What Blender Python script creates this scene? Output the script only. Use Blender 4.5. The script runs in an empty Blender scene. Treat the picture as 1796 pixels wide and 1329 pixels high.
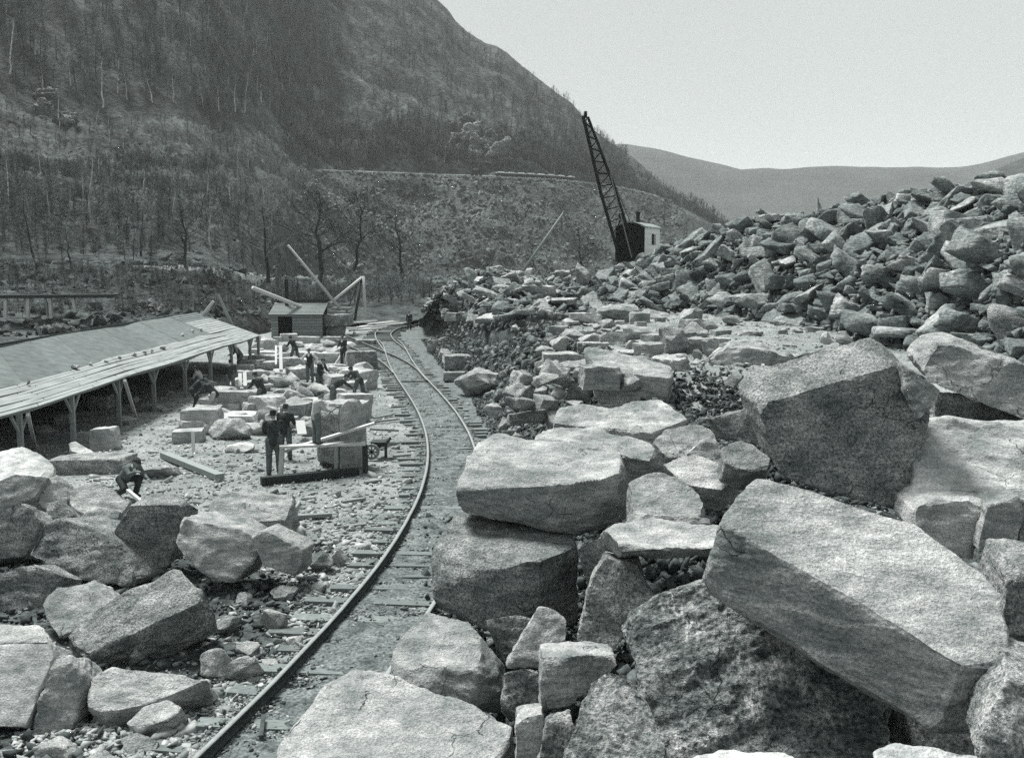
import bpy, bmesh, math, random
import numpy as np
from mathutils import Vector, Matrix, Euler
C = bpy.context.scene.collection
SC = bpy.context.scene
R = random.Random(7)
RS = np.random.RandomState(7)
# ---------------- camera ----------------
F = 1725.0; HOR = 468.0; H = 5.75
TH = math.atan((664.5 - HOR) / F)
cam_d = bpy.data.cameras.new('camera'); cam = bpy.data.objects.new('camera', cam_d); C.objects.link(cam)
cam.location = (0, 0, H); cam.rotation_euler = (math.pi/2 - TH, 0, 0)
cam_d.sensor_width = 36; cam_d.lens = 36*F/1796; cam_d.clip_start = .1; cam_d.clip_end = 20000
SC.camera = cam
# ---------------- light -----------------
SUNV = Vector((-0.45, 0.5, 1.15)).normalized()
EL = math.asin(SUNV.z); AZ = math.atan2(SUNV.x, SUNV.y)
w = bpy.data.worlds.new('World'); SC.world = w; w.use_nodes = True
nt = w.node_tree; nt.nodes.clear()
wo = nt.nodes.new('ShaderNodeOutputWorld'); bg = nt.nodes.new('ShaderNodeBackground')
sk = nt.nodes.new('ShaderNodeTexSky'); sk.sky_type = 'NISHITA'; sk.sun_disc = False
sk.sun_elevation = EL; sk.sun_rotation = AZ; sk.air_density = 1.0; sk.dust_density = 3.0
bw = nt.nodes.new('ShaderNodeRGBToBW'); nt.links.new(sk.outputs[0], bw.inputs[0])
# overcast veil: pulls the clear sky's luminance towards an even white cloud layer, faintly mottled
tc = nt.nodes.new('ShaderNodeTexCoord'); cn = nt.nodes.new('ShaderNodeTexNoise'); cn.inputs['Scale'].default_value = 2.2; cn.inputs['Detail'].default_value = 5
nt.links.new(tc.outputs['Generated'], cn.inputs['Vector'])
cr = nt.nodes.new('ShaderNodeMapRange'); cr.inputs[3].default_value = 2.05; cr.inputs[4].default_value = 2.4
nt.links.new(cn.outputs[0], cr.inputs[0])
mx = nt.nodes.new('ShaderNodeMix'); mx.data_type = 'FLOAT'; mx.inputs[0].default_value = .94
nt.links.new(bw.outputs[0], mx.inputs[2]); nt.links.new(cr.outputs[0], mx.inputs[3])
tint = nt.nodes.new('ShaderNodeMix'); tint.data_type = 'RGBA'; tint.blend_type = 'MULTIPLY'; tint.inputs[0].default_value = 1
nt.links.new(mx.outputs[0], tint.inputs[6]); tint.inputs[7].default_value = (.94, 1, .985, 1)
nt.links.new(tint.outputs[2], bg.inputs[0]); bg.inputs[1].default_value = .05
nt.links.new(bg.outputs[0], wo.inputs[0])
sd = bpy.data.lights.new('sun', 'SUN'); sd.energy = 1.5; sd.angle = math.radians(17); sd.color = (1, .985, .96)
sun = bpy.data.objects.new('sun', sd); C.objects.link(sun); sun.rotation_euler = SUNV.to_track_quat('Z', 'Y').to_euler()
SC.view_settings.view_transform = 'Standard'; SC.view_settings.look = 'None'; SC.view_settings.gamma = 1
SC.view_settings.use_curve_mapping = False; SC.view_settings.exposure = 2.4
try:
    SC.cycles.volume_bounces = 1; SC.cycles.max_bounces = 6; SC.cycles.use_denoising = False; SC.cycles.sample_clamp_indirect = 3
except Exception: pass
# ---------------- projection helpers: photograph pixel -> place ----------------
def ray(x, y):
    a = (x - 898)/F; b = -(y - 664.5)/F
    return Vector((a, b*math.sin(TH) + math.cos(TH), b*math.cos(TH) - math.sin(TH)))
def P(x, y, Y):
    d = ray(x, y); return Vector((0, 0, H)) + d*(Y/d.y)
def G(x, y, z=0.0):
    d = ray(x, y); return Vector((0, 0, H)) + d*((z - H)/d.z)
def YZ(y, z):
    return G(898, y, z).y
# ---------------- noise ----------------
PERM = np.arange(256); np.random.RandomState(3).shuffle(PERM); PERM = np.concatenate([PERM]*3)
GR = np.random.RandomState(5).normal(size=(256, 3)); GR /= np.linalg.norm(GR, axis=1)[:, None]
def perlin(p):
    p = np.asarray(p, float); i = np.floor(p).astype(int); f = p - i; i &= 255
    u = f*f*f*(f*(f*6 - 15) + 10); out = 0
    for dx in (0, 1):
        wx = u[:, 0] if dx else 1 - u[:, 0]
        for dy in (0, 1):
            wy = u[:, 1] if dy else 1 - u[:, 1]
            for dz in (0, 1):
                wz = u[:, 2] if dz else 1 - u[:, 2]
                g = GR[PERM[PERM[PERM[(i[:, 0]+dx) & 255] + ((i[:, 1]+dy) & 255)] + ((i[:, 2]+dz) & 255)]]
                out = out + wx*wy*wz*((f - (dx, dy, dz))*g).sum(1)
    return out*1.5
def fbm(p, o=4, g=.5):
    p = np.asarray(p, float); a = 1; s = 0
    for k in range(o): s = s + a*perlin(p*(2.03**k) + 17.3*k); a *= g
    return s
def fb2(x, y, s, o=4, seed=0):
    x = np.asarray(x, float); y = np.asarray(y, float)
    return fbm(np.stack([x.ravel()*s, y.ravel()*s, np.full(x.size, seed*3.7 + .5)], 1), o).reshape(x.shape)
# ---------------- materials ----------------
def col(v): return (v*.965, v, v*.99, 1)
def new_mat(name):
    m = bpy.data.materials.new(name); m.use_nodes = True; n = m.node_tree; n.nodes.clear()
    o = n.nodes.new('ShaderNodeOutputMaterial'); b = n.nodes.new('ShaderNodeBsdfPrincipled')
    n.links.new(b.outputs[0], o.inputs[0]); b.inputs['Roughness'].default_value = .95
    b.inputs['Specular IOR Level'].default_value = .15
    return m, n, b
KA = 1.0
def stone_mat(name, lo, hi, scale=2.0, speck=30, speckamt=.35, band=.0, bscale=8, bump=.6, bdist=.03, rnd=.22, fine=.5, patch=0, vein=0, flake=0, bandb=1.3):
    """mottled stone / earth: large mottling, fine speckle, optional wavy bands, random tone per object"""
    m, n, b = new_mat(name); L = n.links.new
    geo = n.nodes.new('ShaderNodeNewGeometry'); oi = n.nodes.new('ShaderNodeObjectInfo')
    off = n.nodes.new('ShaderNodeVectorMath'); off.operation = 'MULTIPLY_ADD'
    cmb = n.nodes.new('ShaderNodeCombineXYZ'); 
    for k in range(3): L(oi.outputs['Random'], cmb.inputs[k])
    L(cmb.outputs[0], off.inputs[0]); off.inputs[1].default_value = (37, 51, 23); L(geo.outputs['Position'], off.inputs[2])
    def noise(s, det, rough=.6, vec=None):
        t = n.nodes.new('ShaderNodeTexNoise'); t.inputs['Scale'].default_value = s; t.inputs['Detail'].default_value = det
        t.inputs['Roughness'].default_value = rough; L(vec or off.outputs[0], t.inputs['Vector']); return t.outputs[0]
    def rng(x, a, b_, c, d):
        t = n.nodes.new('ShaderNodeMapRange'); L(x, t.inputs[0])
        for k, v in enumerate((a, b_, c, d)): t.inputs[k+1].default_value = v
        return t.outputs[0]
    def mth(op, x, y):
        t = n.nodes.new('ShaderNodeMath'); t.operation = op
        for k, v in enumerate((x, y)):
            if hasattr(v, 'links'): L(v, t.inputs[k])
            else: t.inputs[k].default_value = v
        return t.outputs[0]
    base = rng(noise(scale, 7, .65), .33, .67, lo*KA, hi*KA)
    sp = rng(noise(speck, 3, .7), .35, .65, 1 - speckamt, 1 + speckamt)
    v = mth('MULTIPLY', base, sp)
    big = rng(noise(scale*.35, 3), .3, .7, .82, 1.18); v = mth('MULTIPLY', v, big)
    bh = noise(bscale, 8, .62)
    if band:
        mp = n.nodes.new('ShaderNodeMapping'); mp.inputs['Rotation'].default_value = (.35, .5, .3); mp.inputs['Scale'].default_value = (1, 1, 5.5)
        L(off.outputs[0], mp.inputs[0])
        bn = noise(2.6, 6, .65, mp.outputs[0]); v = mth('MULTIPLY', v, rng(bn, .35, .65, 1 - band, 1 + band))
        bh = mth('ADD', mth('MULTIPLY', bn, bandb), bh)
    if flake:
        wn = n.nodes.new('ShaderNodeTexNoise'); wn.inputs['Scale'].default_value = 1.7; wn.inputs['Detail'].default_value = 5; L(off.outputs[0], wn.inputs['Vector'])
        wv = n.nodes.new('ShaderNodeVectorMath'); wv.operation = 'MULTIPLY_ADD'; L(wn.outputs['Color'], wv.inputs[0]); wv.inputs[1].default_value = (.9, .9, .9); L(off.outputs[0], wv.inputs[2])
        mp3 = n.nodes.new('ShaderNodeMapping'); mp3.inputs['Rotation'].default_value = (.3, .2, .7); mp3.inputs['Scale'].default_value = (1, 1.5, 2.4); L(wv.outputs[0], mp3.inputs[0])
        for sc_, am in ((2.3, 1.0), (6.5, .45)):
            vo = n.nodes.new('ShaderNodeTexVoronoi'); vo.inputs['Scale'].default_value = sc_; L(mp3.outputs[0], vo.inputs['Vector'])
            sp_ = n.nodes.new('ShaderNodeSeparateColor'); L(vo.outputs['Color'], sp_.inputs[0]); bh = mth('ADD', bh, mth('MULTIPLY', sp_.outputs[0], flake*am))
            v = mth('MULTIPLY', v, rng(sp_.outputs[1], 0, 1, 1 - .10*am, 1 + .10*am))
        vc = n.nodes.new('ShaderNodeTexVoronoi'); vc.feature = 'DISTANCE_TO_EDGE'; vc.inputs['Scale'].default_value = .9; L(mp3.outputs[0], vc.inputs['Vector'])
        ck = mth('MULTIPLY', rng(vc.outputs['Distance'], 0, .012, 1, 0), rng(noise(1.1, 2), .56, .64, 0, 1))
        v = mth('MULTIPLY', v, rng(ck, 0, 1, 1, .6)); bh = mth('SUBTRACT', bh, mth('MULTIPLY', ck, 1.2))
    if patch:
        pt = rng(noise(11, 5, .75), .585, .64, 0, patch); v = mth('ADD', v, mth('MULTIPLY', pt, .2))
    if vein:
        mp2 = n.nodes.new('ShaderNodeMapping'); mp2.inputs['Rotation'].default_value = (.9, .2, .4); mp2.inputs['Scale'].default_value = (1.6, 1, .45)
        L(off.outputs[0], mp2.inputs[0]); vn = noise(1.5, 6, .62, mp2.outputs[0]); av = mth('ABSOLUTE', mth('SUBTRACT', vn, .5), 0)
        v = mth('ADD', v, mth('MULTIPLY', rng(av, .0, .022, 1, 0), mth('MULTIPLY', rng(noise(4, 3), .4, .6, 0, 1), vein)))
    if rnd:
        v = mth('MULTIPLY', v, rng(oi.outputs['Random'], 0, 1, 1 - rnd, 1 + rnd))
    cc = n.nodes.new('ShaderNodeCombineColor')
    L(mth('MULTIPLY', v, rng(v, 0, .4, .80, .97)), cc.inputs[0]); L(v, cc.inputs[1]); L(mth('MULTIPLY', v, .99), cc.inputs[2])
    L(cc.outputs[0], b.inputs['Base Color'])
    h = mth('ADD', bh, mth('MULTIPLY', noise(speck, 4, .7), fine))
    bp = n.nodes.new('ShaderNodeBump'); bp.inputs['Strength'].default_value = bump; bp.inputs['Distance'].default_value = bdist
    L(h, bp.inputs['Height']); L(bp.outputs[0], b.inputs['Normal'])
    return m
def plain_mat(name, v, var=.25, s=6, stretch=(1, 1, 1)):
    m, n, b = new_mat(name); L = n.links.new
    tc = n.nodes.new('ShaderNodeTexCoord'); mp = n.nodes.new('ShaderNodeMapping'); mp.inputs['Scale'].default_value = stretch
    L(tc.outputs['Object'], mp.inputs[0]); t = n.nodes.new('ShaderNodeTexNoise'); t.inputs['Scale'].default_value = s; t.inputs['Detail'].default_value = 6
    L(mp.outputs[0], t.inputs['Vector']); oi = n.nodes.new('ShaderNodeObjectInfo')
    r = n.nodes.new('ShaderNodeMapRange'); L(t.outputs[0], r.inputs[0]); r.inputs[1].default_value = .3; r.inputs[2].default_value = .7
    v *= .72; r.inputs[3].default_value = v*(1 - var); r.inputs[4].default_value = v*(1 + var)
    r2 = n.nodes.new('ShaderNodeMapRange'); L(oi.outputs['Random'], r2.inputs[0]); r2.inputs[3].default_value = 1 - var*.5; r2.inputs[4].default_value = 1 + var*.5
    mm = n.nodes.new('ShaderNodeMath'); mm.operation = 'MULTIPLY'; L(r.outputs[0], mm.inputs[0]); L(r2.outputs[0], mm.inputs[1])
    cc = n.nodes.new('ShaderNodeCombineColor'); tr_ = .8 + min(v, .4)*.42
    for k_, f_ in enumerate((tr_, 1, .985)):
        g_ = n.nodes.new('ShaderNodeMath'); g_.operation = 'MULTIPLY'; g_.inputs[1].default_value = f_; L(mm.outputs[0], g_.inputs[0]); L(g_.outputs[0], cc.inputs[k_])
    L(cc.outputs[0], b.inputs['Base Color'])
    bp = n.nodes.new('ShaderNodeBump'); bp.inputs['Strength'].default_value = .4; bp.inputs['Distance'].default_value = .01
    L(t.outputs[0], bp.inputs['Height']); L(bp.outputs[0], b.inputs['Normal'])
    return m
M = {
 'rock': stone_mat('quarried_stone', .22, .46, 1.3, 38, .30, .30, 6, 1.0, .05, .16, .8, .18, 0, .9, .7),
 'rock_dark': stone_mat('dark_and_shaded_schist', .15, .42, 2.4, 34, .6, .25, 7, 1.0, .06, .16, 1.1, .55, 0, .9, .8),  # darker stone; in gap fill and black fronts its tone stands in for shade
 'rock_vein': stone_mat('veined_boulder', .11, .32, 2.0, 26, .7, .4, 9, 1.0, .08, .0, 1.0, .9, .45, .9, 1.0),
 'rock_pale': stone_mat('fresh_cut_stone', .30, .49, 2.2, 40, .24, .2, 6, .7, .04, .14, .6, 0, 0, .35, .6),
 'heap': stone_mat('heap_stone', .09, .34, .8, 8, .32, .32, 3, .9, .08, .32, .6, .15),
 'heap_pale': stone_mat('pale_heap_stone', .17, .46, .8, 8, .3, .3, 3, .9, .08, .25, .6, .15),
 'chip': stone_mat('stone_chip', .16, .42, 1.2, 9, .3, 0, 5, .3, .02, .1),
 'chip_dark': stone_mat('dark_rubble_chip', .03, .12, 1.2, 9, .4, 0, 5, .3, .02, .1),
 'ground': stone_mat('chippings_ground', .17, .33, .9, 22, .40, 0, 9, 1.0, .06, 0, .8),
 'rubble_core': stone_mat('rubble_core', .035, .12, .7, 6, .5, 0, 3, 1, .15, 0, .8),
 'hill': stone_mat('winter_hillside', .015, .105, .05, .5, .6, 0, .25, 1, 1.2, 0, .9),
 'scree': stone_mat('scree_slope', .025, .10, .07, .8, .6, 0, .5, 1, 1.0, 0, .9),
 'farhill': stone_mat('far_hill', .02, .05, .008, .1, .3, 0, .05, .6, 4, 0, .9),
 'crag': stone_mat('crag_rock', .13, .50, .15, 1.2, .4, .5, .6, 1, .8, .1, .9),
 'scree_stone': stone_mat('scree_stone', .03, .15, .12, 1.5, .3, 0, 1, .5, .3, .3),
 'rail': plain_mat('rusty_rail_steel', .10, .3, 12),
 'railtop': plain_mat('worn_rail_head', .36, .15, 12),
 'sleeper': plain_mat('weathered_sleeper_timber', .22, .4, 9, (1, 8, 8)),
 'timber': plain_mat('pale_sawn_timber', .62, .25, 6, (8, 8, 1)),
 'timber_mid': plain_mat('grey_weathered_timber', .32, .3, 6, (8, 8, 1)),
 'timber_dark': plain_mat('dark_timber', .07, .4, 6, (8, 8, 1)),
 'roof_felt': plain_mat('felted_roof', .18, .25, 3),
 'roof_board': plain_mat('pale_roof_board', .37, .2, 5, (1, .2, 1)),
 'iron': plain_mat('dark_iron', .035, .3, 8),
 'white_paint': plain_mat('white_painted_boards', .95, .08, 5),
 'black': plain_mat('plain_black', .02, .4, 5),  # even black for cab walls, cab window and hut doorway
 'bark_pale': plain_mat('pale_birch_bark', .55, .5, 3),
 'bark': plain_mat('dark_bark', .06, .4, 3),
 'twig': plain_mat('bare_twigs', .085, .3, 1),
 'twig_pale': plain_mat('pale_bare_twigs', .19, .3, 1),
 'cloth_dark': plain_mat('dark_wool_cloth', .07, .4, 9),
 'cloth_mid': plain_mat('grey_cloth', .17, .3, 9),
 'cloth_pale': plain_mat('pale_work_cloth', .55, .2, 9),
 'shirt': plain_mat('white_shirt', .8, .1, 9),
 'skin': plain_mat('skin', .34, .08, 9),
 'wagonload': plain_mat('pale_wagon_load', 1.0, .2, 3),
 'mud': stone_mat('trodden_track_dirt', .065, .20, 3.2, 20, .6, 0, 9, 1.0, .04, 0, .6),
}
# ---------------- object helpers ----------------
def tag(o, label=None, cat=None, group=None, kind=None):
    if label: o['label'] = label
    if cat: o['category'] = cat
    if group: o['group'] = group
    if kind: o['kind'] = kind
    return o
def mesh_obj(name, v, f, mat, parent=None, loc=None, smooth=False):
    me = bpy.data.meshes.new(name)
    v = np.asarray(v, dtype=np.float32)
    if loc is not None: v = v - np.asarray(loc, dtype=np.float32)
    if isinstance(f, np.ndarray):
        nf, k = f.shape
        me.vertices.add(len(v)); me.vertices.foreach_set('co', v.ravel())
        me.loops.add(nf*k); me.loops.foreach_set('vertex_index', f.ravel().astype(np.int32))
        me.polygons.add(nf); me.polygons.foreach_set('loop_start', np.arange(0, nf*k, k, dtype=np.int32))
        me.polygons.foreach_set('loop_total', np.full(nf, k, dtype=np.int32)); me.update(calc_edges=True)
    else:
        me.from_pydata(v.tolist(), [], f)
    if smooth: me.polygons.foreach_set('use_smooth', [True]*len(me.polygons))
    if mat: me.materials.append(mat)
    if smooth == 'sharp': me.set_sharp_from_angle(angle=math.radians(30))
    o = bpy.data.objects.new(name, me); C.objects.link(o)
    if loc is not None: o.location = loc
    if parent: o.parent = parent
    return o
def empty(name, loc=(0, 0, 0), rz=0):
    o = bpy.data.objects.new(name, None); C.objects.link(o); o.location = loc; o.rotation_euler = (0, 0, rz); o.empty_display_size = .3
    return o
class MB:
    def __init__(s): s.v = []; s.f = []
    def box(s, c, d, rot=None):
        n = len(s.v); c = Vector(c)
        for sx in (-.5, .5):
            for sy in (-.5, .5):
                for sz in (-.5, .5):
                    q = Vector((sx*d[0], sy*d[1], sz*d[2]))
                    if rot is not None: q = rot @ q
                    s.v.append(tuple(c + q))
        s.f += [tuple(n + k for k in q) for q in ((0,1,3,2),(4,6,7,5),(0,4,5,1),(2,3,7,6),(0,2,6,4),(1,5,7,3))]
        return s
    def bar(s, a, b, w=.1, h=None, up=(0, 0, 1)):
        a = Vector(a); b = Vector(b); d = b - a; L = d.length; d.normalize(); h = h or w
        u = Vector(up); 
        if abs(d.dot(u)) > .97: u = Vector((1, 0, 0))
        x = d.cross(u).normalized(); z = x.cross(d).normalized()
        rot = Matrix((x, d, z)).transposed(); s.box((a + b)/2, (w, L, h), rot); return s
    def tube(s, a, b, r0, r1=None, n=6, cap=True):
        a = Vector(a); b = Vector(b); d = (b - a).normalized(); r1 = r0 if r1 is None else r1
        u = Vector((0, 0, 1)) if abs(d.z) < .9 else Vector((1, 0, 0)); x = d.cross(u).normalized(); y = d.cross(x)
        k = len(s.v)
        for p, r in ((a, r0), (b, r1)):
            for i in range(n):
                t = 2*math.pi*i/n; s.v.append(tuple(p + x*(r*math.cos(t)) + y*(r*math.sin(t))))
        for i in range(n): s.f.append((k+i, k+(i+1) % n, k+n+(i+1) % n, k+n+i))
        if cap: s.f.append(tuple(k+i for i in range(n))[::-1]); s.f.append(tuple(k+n+i for i in range(n)))
        return s
    def ball(s, c, r, nu=10, nv=7, rot=None):
        c = Vector(c); r = Vector(r) if hasattr(r, '__len__') else Vector((r, r, r)); k = len(s.v)
        for j in range(1, nv):
            ph = math.pi*j/nv
            for i in range(nu):
                t = 2*math.pi*i/nu; q = Vector((r.x*math.sin(ph)*math.cos(t), r.y*math.sin(ph)*math.sin(t), r.z*math.cos(ph)))
                if rot is not None: q = rot @ q
                s.v.append(tuple(c + q))
        for e in (1, -1):
            q = Vector((0, 0, r.z*e)); q = rot @ q if rot is not None else q; s.v.append(tuple(c + q))
        t, b = len(s.v) - 2, len(s.v) - 1
        for j in range(nv - 2):
            for i in range(nu): s.f.append((k+j*nu+i, k+(j+1)*nu+i, k+(j+1)*nu+(i+1) % nu, k+j*nu+(i+1) % nu))
        for i in range(nu): s.f.append((t, k+i, k+(i+1) % nu)); s.f.append((b, k+(nv-2)*nu+(i+1) % nu, k+(nv-2)*nu+i))
        return s
    def build(s, name, mat, parent=None, loc=None, smooth=False):
        return mesh_obj(name, s.v, s.f, mat, parent, loc, smooth)
def build_wt(mb, name, mat, parent, smooth=False):
    """mesh given in world coordinates, parented to an unrotated Empty"""
    o = mesh_obj(name, np.array(mb.v) - np.array(parent.location), mb.f, mat, parent, None, smooth); return o
def merge(temps, idx, pos, rot, scl):
    """join many small solids into one vertex/face array (numpy). temps: list of (v,f tri); rot: (n,3,3); scl (n,3)"""
    V = []; Fc = []; off = 0
    for t in range(len(temps)):
        sel = np.where(idx == t)[0]
        if not len(sel): continue
        tv, tf = temps[t]
        w_ = tv[None]*scl[sel][:, None, :]; w_ = np.einsum('nij,nkj->nki', rot[sel], w_) + pos[sel][:, None, :]
        V.append(w_.reshape(-1, 3)); k = len(tv)
        Fc.append((tf[None] + (np.arange(len(sel))*k)[:, None, None] + off).reshape(-1, 3)); off += len(sel)*k
    return np.concatenate(V), np.concatenate(Fc)
def rots(n, tilt=.5, rs=RS):
    a = rs.uniform(0, 2*math.pi, n); b = rs.normal(0, tilt, n); c = rs.normal(0, tilt, n)
    ca, sa, cb, sb, cc, sc = np.cos(a), np.sin(a), np.cos(b), np.sin(b), np.cos(c), np.sin(c)
    Z = np.zeros((n, 3, 3)); X = np.zeros((n, 3, 3)); Yr = np.zeros((n, 3, 3))
    Z[:, 0, 0] = ca; Z[:, 0, 1] = -sa; Z[:, 1, 0] = sa; Z[:, 1, 1] = ca; Z[:, 2, 2] = 1
    X[:, 0, 0] = 1; X[:, 1, 1] = cb; X[:, 1, 2] = -sb; X[:, 2, 1] = sb; X[:, 2, 2] = cb
    Yr[:, 1, 1] = 1; Yr[:, 0, 0] = cc; Yr[:, 0, 2] = sc; Yr[:, 2, 0] = -sc; Yr[:, 2, 2] = cc
    return X @ Yr @ Z
# ---------------- rocks ----------------
def hull(pts):
    bm = bmesh.new()
    for p in pts: bm.verts.new(p)
    r = bmesh.ops.convex_hull(bm, input=bm.verts)
    bmesh.ops.delete(bm, geom=[g for g in r['geom_interior'] if isinstance(g, bmesh.types.BMVert)], context='VERTS')
    bmesh.ops.recalc_face_normals(bm, faces=bm.faces); return bm
def rock_arrays(pts, L, rough=.03, p=55, seed=0, strata=.5, chip=1.0, it=8):
    bm = hull(pts)
    co = np.array([v.co[:] for v in bm.verts]); c = co.mean(0); size = float(np.ptp(co, 0).max())
    pl = {}
    for f in bm.faces:
        n = np.array(f.normal[:]); d = float(n @ (np.array(f.verts[0].co[:]) - c))
        if d > 1e-4 and f.calc_area() > 1e-5: pl[tuple(np.round(n, 1))] = (n, d)
    if len(pl) < 4:
        pl = {i: (np.array(f.normal[:]), max(1e-3, float(np.array(f.normal[:]) @ (np.array(f.verts[0].co[:]) - c)))) for i, f in enumerate(bm.faces)}
    N = np.array([a for a, _ in pl.values()]); D = np.array([b for _, b in pl.values()])
    for _ in range(it):
        e = [e for e in bm.edges if e.calc_length() > L]
        if not e: break
        bmesh.ops.subdivide_edges(bm, edges=e, cuts=1)
        ng = [f for f in bm.faces if len(f.verts) > 3]
        if ng: bmesh.ops.triangulate(bm, faces=ng)
    bm.verts.ensure_lookup_table(); bm.verts.index_update()
    v = np.array([x.co[:] for x in bm.verts]) - c; f = np.array([[x.index for x in q.verts] for q in bm.faces]); bm.free()
    s = np.clip((v @ N.T)/D, 0, None); s /= np.maximum(s.max(1), 1e-6)[:, None]
    sp = s**p; q = sp.sum(1)**(1/p); nn = sp @ N; nn /= np.linalg.norm(nn, axis=1)[:, None] + 1e-9
    w_ = v + c + seed*7.13
    k = np.clip(1.1 + 2.2*fbm(w_*(2.6/size**.5), 4), .25, 4)*chip
    v = v/(q**k)[:, None]
    st = w_ @ np.array(Euler((.3*math.sin(seed), .4*math.cos(seed*1.7), seed)).to_matrix()).T*np.array([1, 1, 4.0])
    d = fbm(w_*(3.0/size), 5, .55)*rough*size*.9 + strata*rough*size*.8*fbm(st*(2.2/size), 5, .62)
    # broken ledges
    g = fbm(w_*(1.7/size) + 5, 2); d = d + np.round(g*3)/3*rough*size*.5*strata + rough*size*.7*(.25 - np.abs(perlin(w_*(3.4/size) + 9)))
    return v + c + nn*d[:, None], f
RC = [0]
def knock(pts, seed, n=4, lo=.80, hi=.93):
    """knock corners off a block: cut n corner regions by planes facing outward"""
    rs = np.random.RandomState(seed + 1000); p = np.array([tuple(q) for q in pts], float); c = p.mean(0)
    bm = hull([tuple(q) for q in p])
    for i in range(n):
        co = np.array([v.co[:] for v in bm.verts]); v = co[rs.randint(len(co))] - c; d = v/np.linalg.norm(v) + rs.normal(0, .35, 3); d /= np.linalg.norm(d)
        m_ = ((co - c) @ d).max(); bmesh.ops.bisect_plane(bm, geom=bm.verts[:] + bm.edges[:] + bm.faces[:], plane_co=tuple(c + d*m_*rs.uniform(lo, hi)), plane_no=tuple(d), clear_outer=True)
        if len(bm.verts) < 6: bm.free(); return [Vector(q) for q in pts]
        bm2 = hull([v.co.copy() for v in bm.verts]); bm.free(); bm = bm2
    r = [v.co.copy() for v in bm.verts]; nf_ = len(bm.faces); bm.free(); return r if len(r) > 5 and nf_ > 5 else [Vector(q) for q in pts]
def rock_from(pts, label, cat='boulder', mat='rock', L=None, rough=.026, p=55, strata=.7, chip=1.0, name='boulder', group=None, smooth=True):
    pts = [Vector(q) for q in pts]; pts = knock(pts, RC[0], 5 if name in ('boulder', 'stone') else 2, .86 if name == 'boulder' else .8, .96); Y = sum(q.y for q in pts)/len(pts)
    L = L or max(.022, Y*6.5/1725)
    RC[0] += 1
    v, f = rock_arrays(pts, L, rough, p, RC[0]*1.37, strata, chip)
    lo = v.min(0); hi = v.max(0); loc = ((lo[0]+hi[0])/2, (lo[1]+hi[1])/2, lo[2])
    o = mesh_obj(name, v, f, M[mat], None, loc, 'sharp' if smooth else False)
    return tag(o, label, cat, group)
def blk(poly, Y0, n, e, label, extra=(), **k):
    """block: the polygon of one face seen in the photograph, lying on the plane through (centroid, Y0) with normal n, thickness vector e"""
    cx = sum(p[0] for p in poly)/len(poly); cy = sum(p[1] for p in poly)/len(poly)
    c = P(cx, cy, Y0); n = Vector(n); o = Vector((0, 0, H)); pts = []
    for x, y in poly:
        d = ray(x, y); t = (c - o).dot(n)/d.dot(n); pts.append(o + d*t)
    pts2 = [q + Vector(e) for q in pts]
    return rock_from(pts + pts2 + [P(*x) for x in extra], label, **k)
# ================= GROUND =================
BF = np.array([(-1.6, 3), (-1.0, 6), (-.2, 10), (.9, 14), (1.3, 20), (.7, 28), (-.5, 36), (-1.5, 46), (-3.6, 57), (-6.2, 75), (-8.5, 90)])
def bankx(y): return np.interp(y, BF[:, 1], BF[:, 0])
LM = [(-8.2, 16, 3.0, .12)]
def ground_z(x, y):
    x = np.asarray(x, float); y = np.asarray(y, float)
    s = x - bankx(y); far = np.clip((y - 18)/8, 0, 1)
    top = 1.5 + far*1.45; wd = 1.7 + .8*far
    t = np.clip(s/wd, 0, 1); t = t*t*(3 - 2*t); z = top*t
    z = z*np.clip((100 - y)/12, 0, 1)
    n = .05*fb2(x, y, .35, 3) + .03*fb2(x, y, 1.6, 3, 2)
    z = z + n*(1 + 2.5*t)
    for mx_, my, r, h in LM: z = z + h*np.exp(-((x - mx_)**2 + (y - my)**2)/(r*r))
    z = z - .04*np.exp(-((x - trackx(y))/1.2)**2)
    zz = np.clip((np.hypot(x, y) - 200)/300, 0, 1); z = z*(1 - zz) - 2*zz
    return z
LPX = [(350,1329),(440,1235),(520,1160),(600,1080),(650,1000),(690,955),(712,916),(746,848),(751,794),(746,757),(735,729),(708,682),(690,652),(676,618),(664,597)]
def smooth_line(pts, n=160, it=3):
    p = np.array([(q.x, q.y) for q in pts])
    y = np.linspace(p[0, 1], p[-1, 1], n)
    cf = np.polyfit(p[:, 1], p[:, 0], 5); return np.stack([np.polyval(cf, y), y], 1)
RL = smooth_line([G(x, y, .17) for x, y in LPX])
d0 = RL[0] - RL[3]; d0 /= np.linalg.norm(d0)
RL = np.concatenate([[RL[0] + d0*k for k in (6, 4, 2)], RL])
def offset(line, o):
    t = np.gradient(line, axis=0); t /= np.linalg.norm(t, axis=1)[:, None]; return line + np.stack([t[:, 1], -t[:, 0]], 1)*o
RR = offset(RL, 1.435); RC_ = offset(RL, .7175)
_o = np.argsort(RC_[:, 1])
def trackx(y): return np.interp(y, RC_[_o, 1], RC_[_o, 0])
def grid_axis(segs):
    a = []
    for s, e, st in segs: a += list(np.arange(s, e, st))
    return np.array(a + [segs[-1][1]])
gx = grid_axis([(-4000, -400, 400), (-400, -60, 20), (-60, -22, 2), (-22, 16, .2), (16, 60, 2), (60, 400, 20), (400, 4000, 400)])
gy = grid_axis([(-200, 0, 40), (0, 4, 1), (4, 40, .2), (40, 95, .45), (95, 400, 15), (400, 6000, 400)])
X, Yg = np.meshgrid(gx, gy); Zg = ground_z(X, Yg)
nx, ny = len(gx), len(gy); ii = np.arange(nx*ny).reshape(ny, nx)
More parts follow.
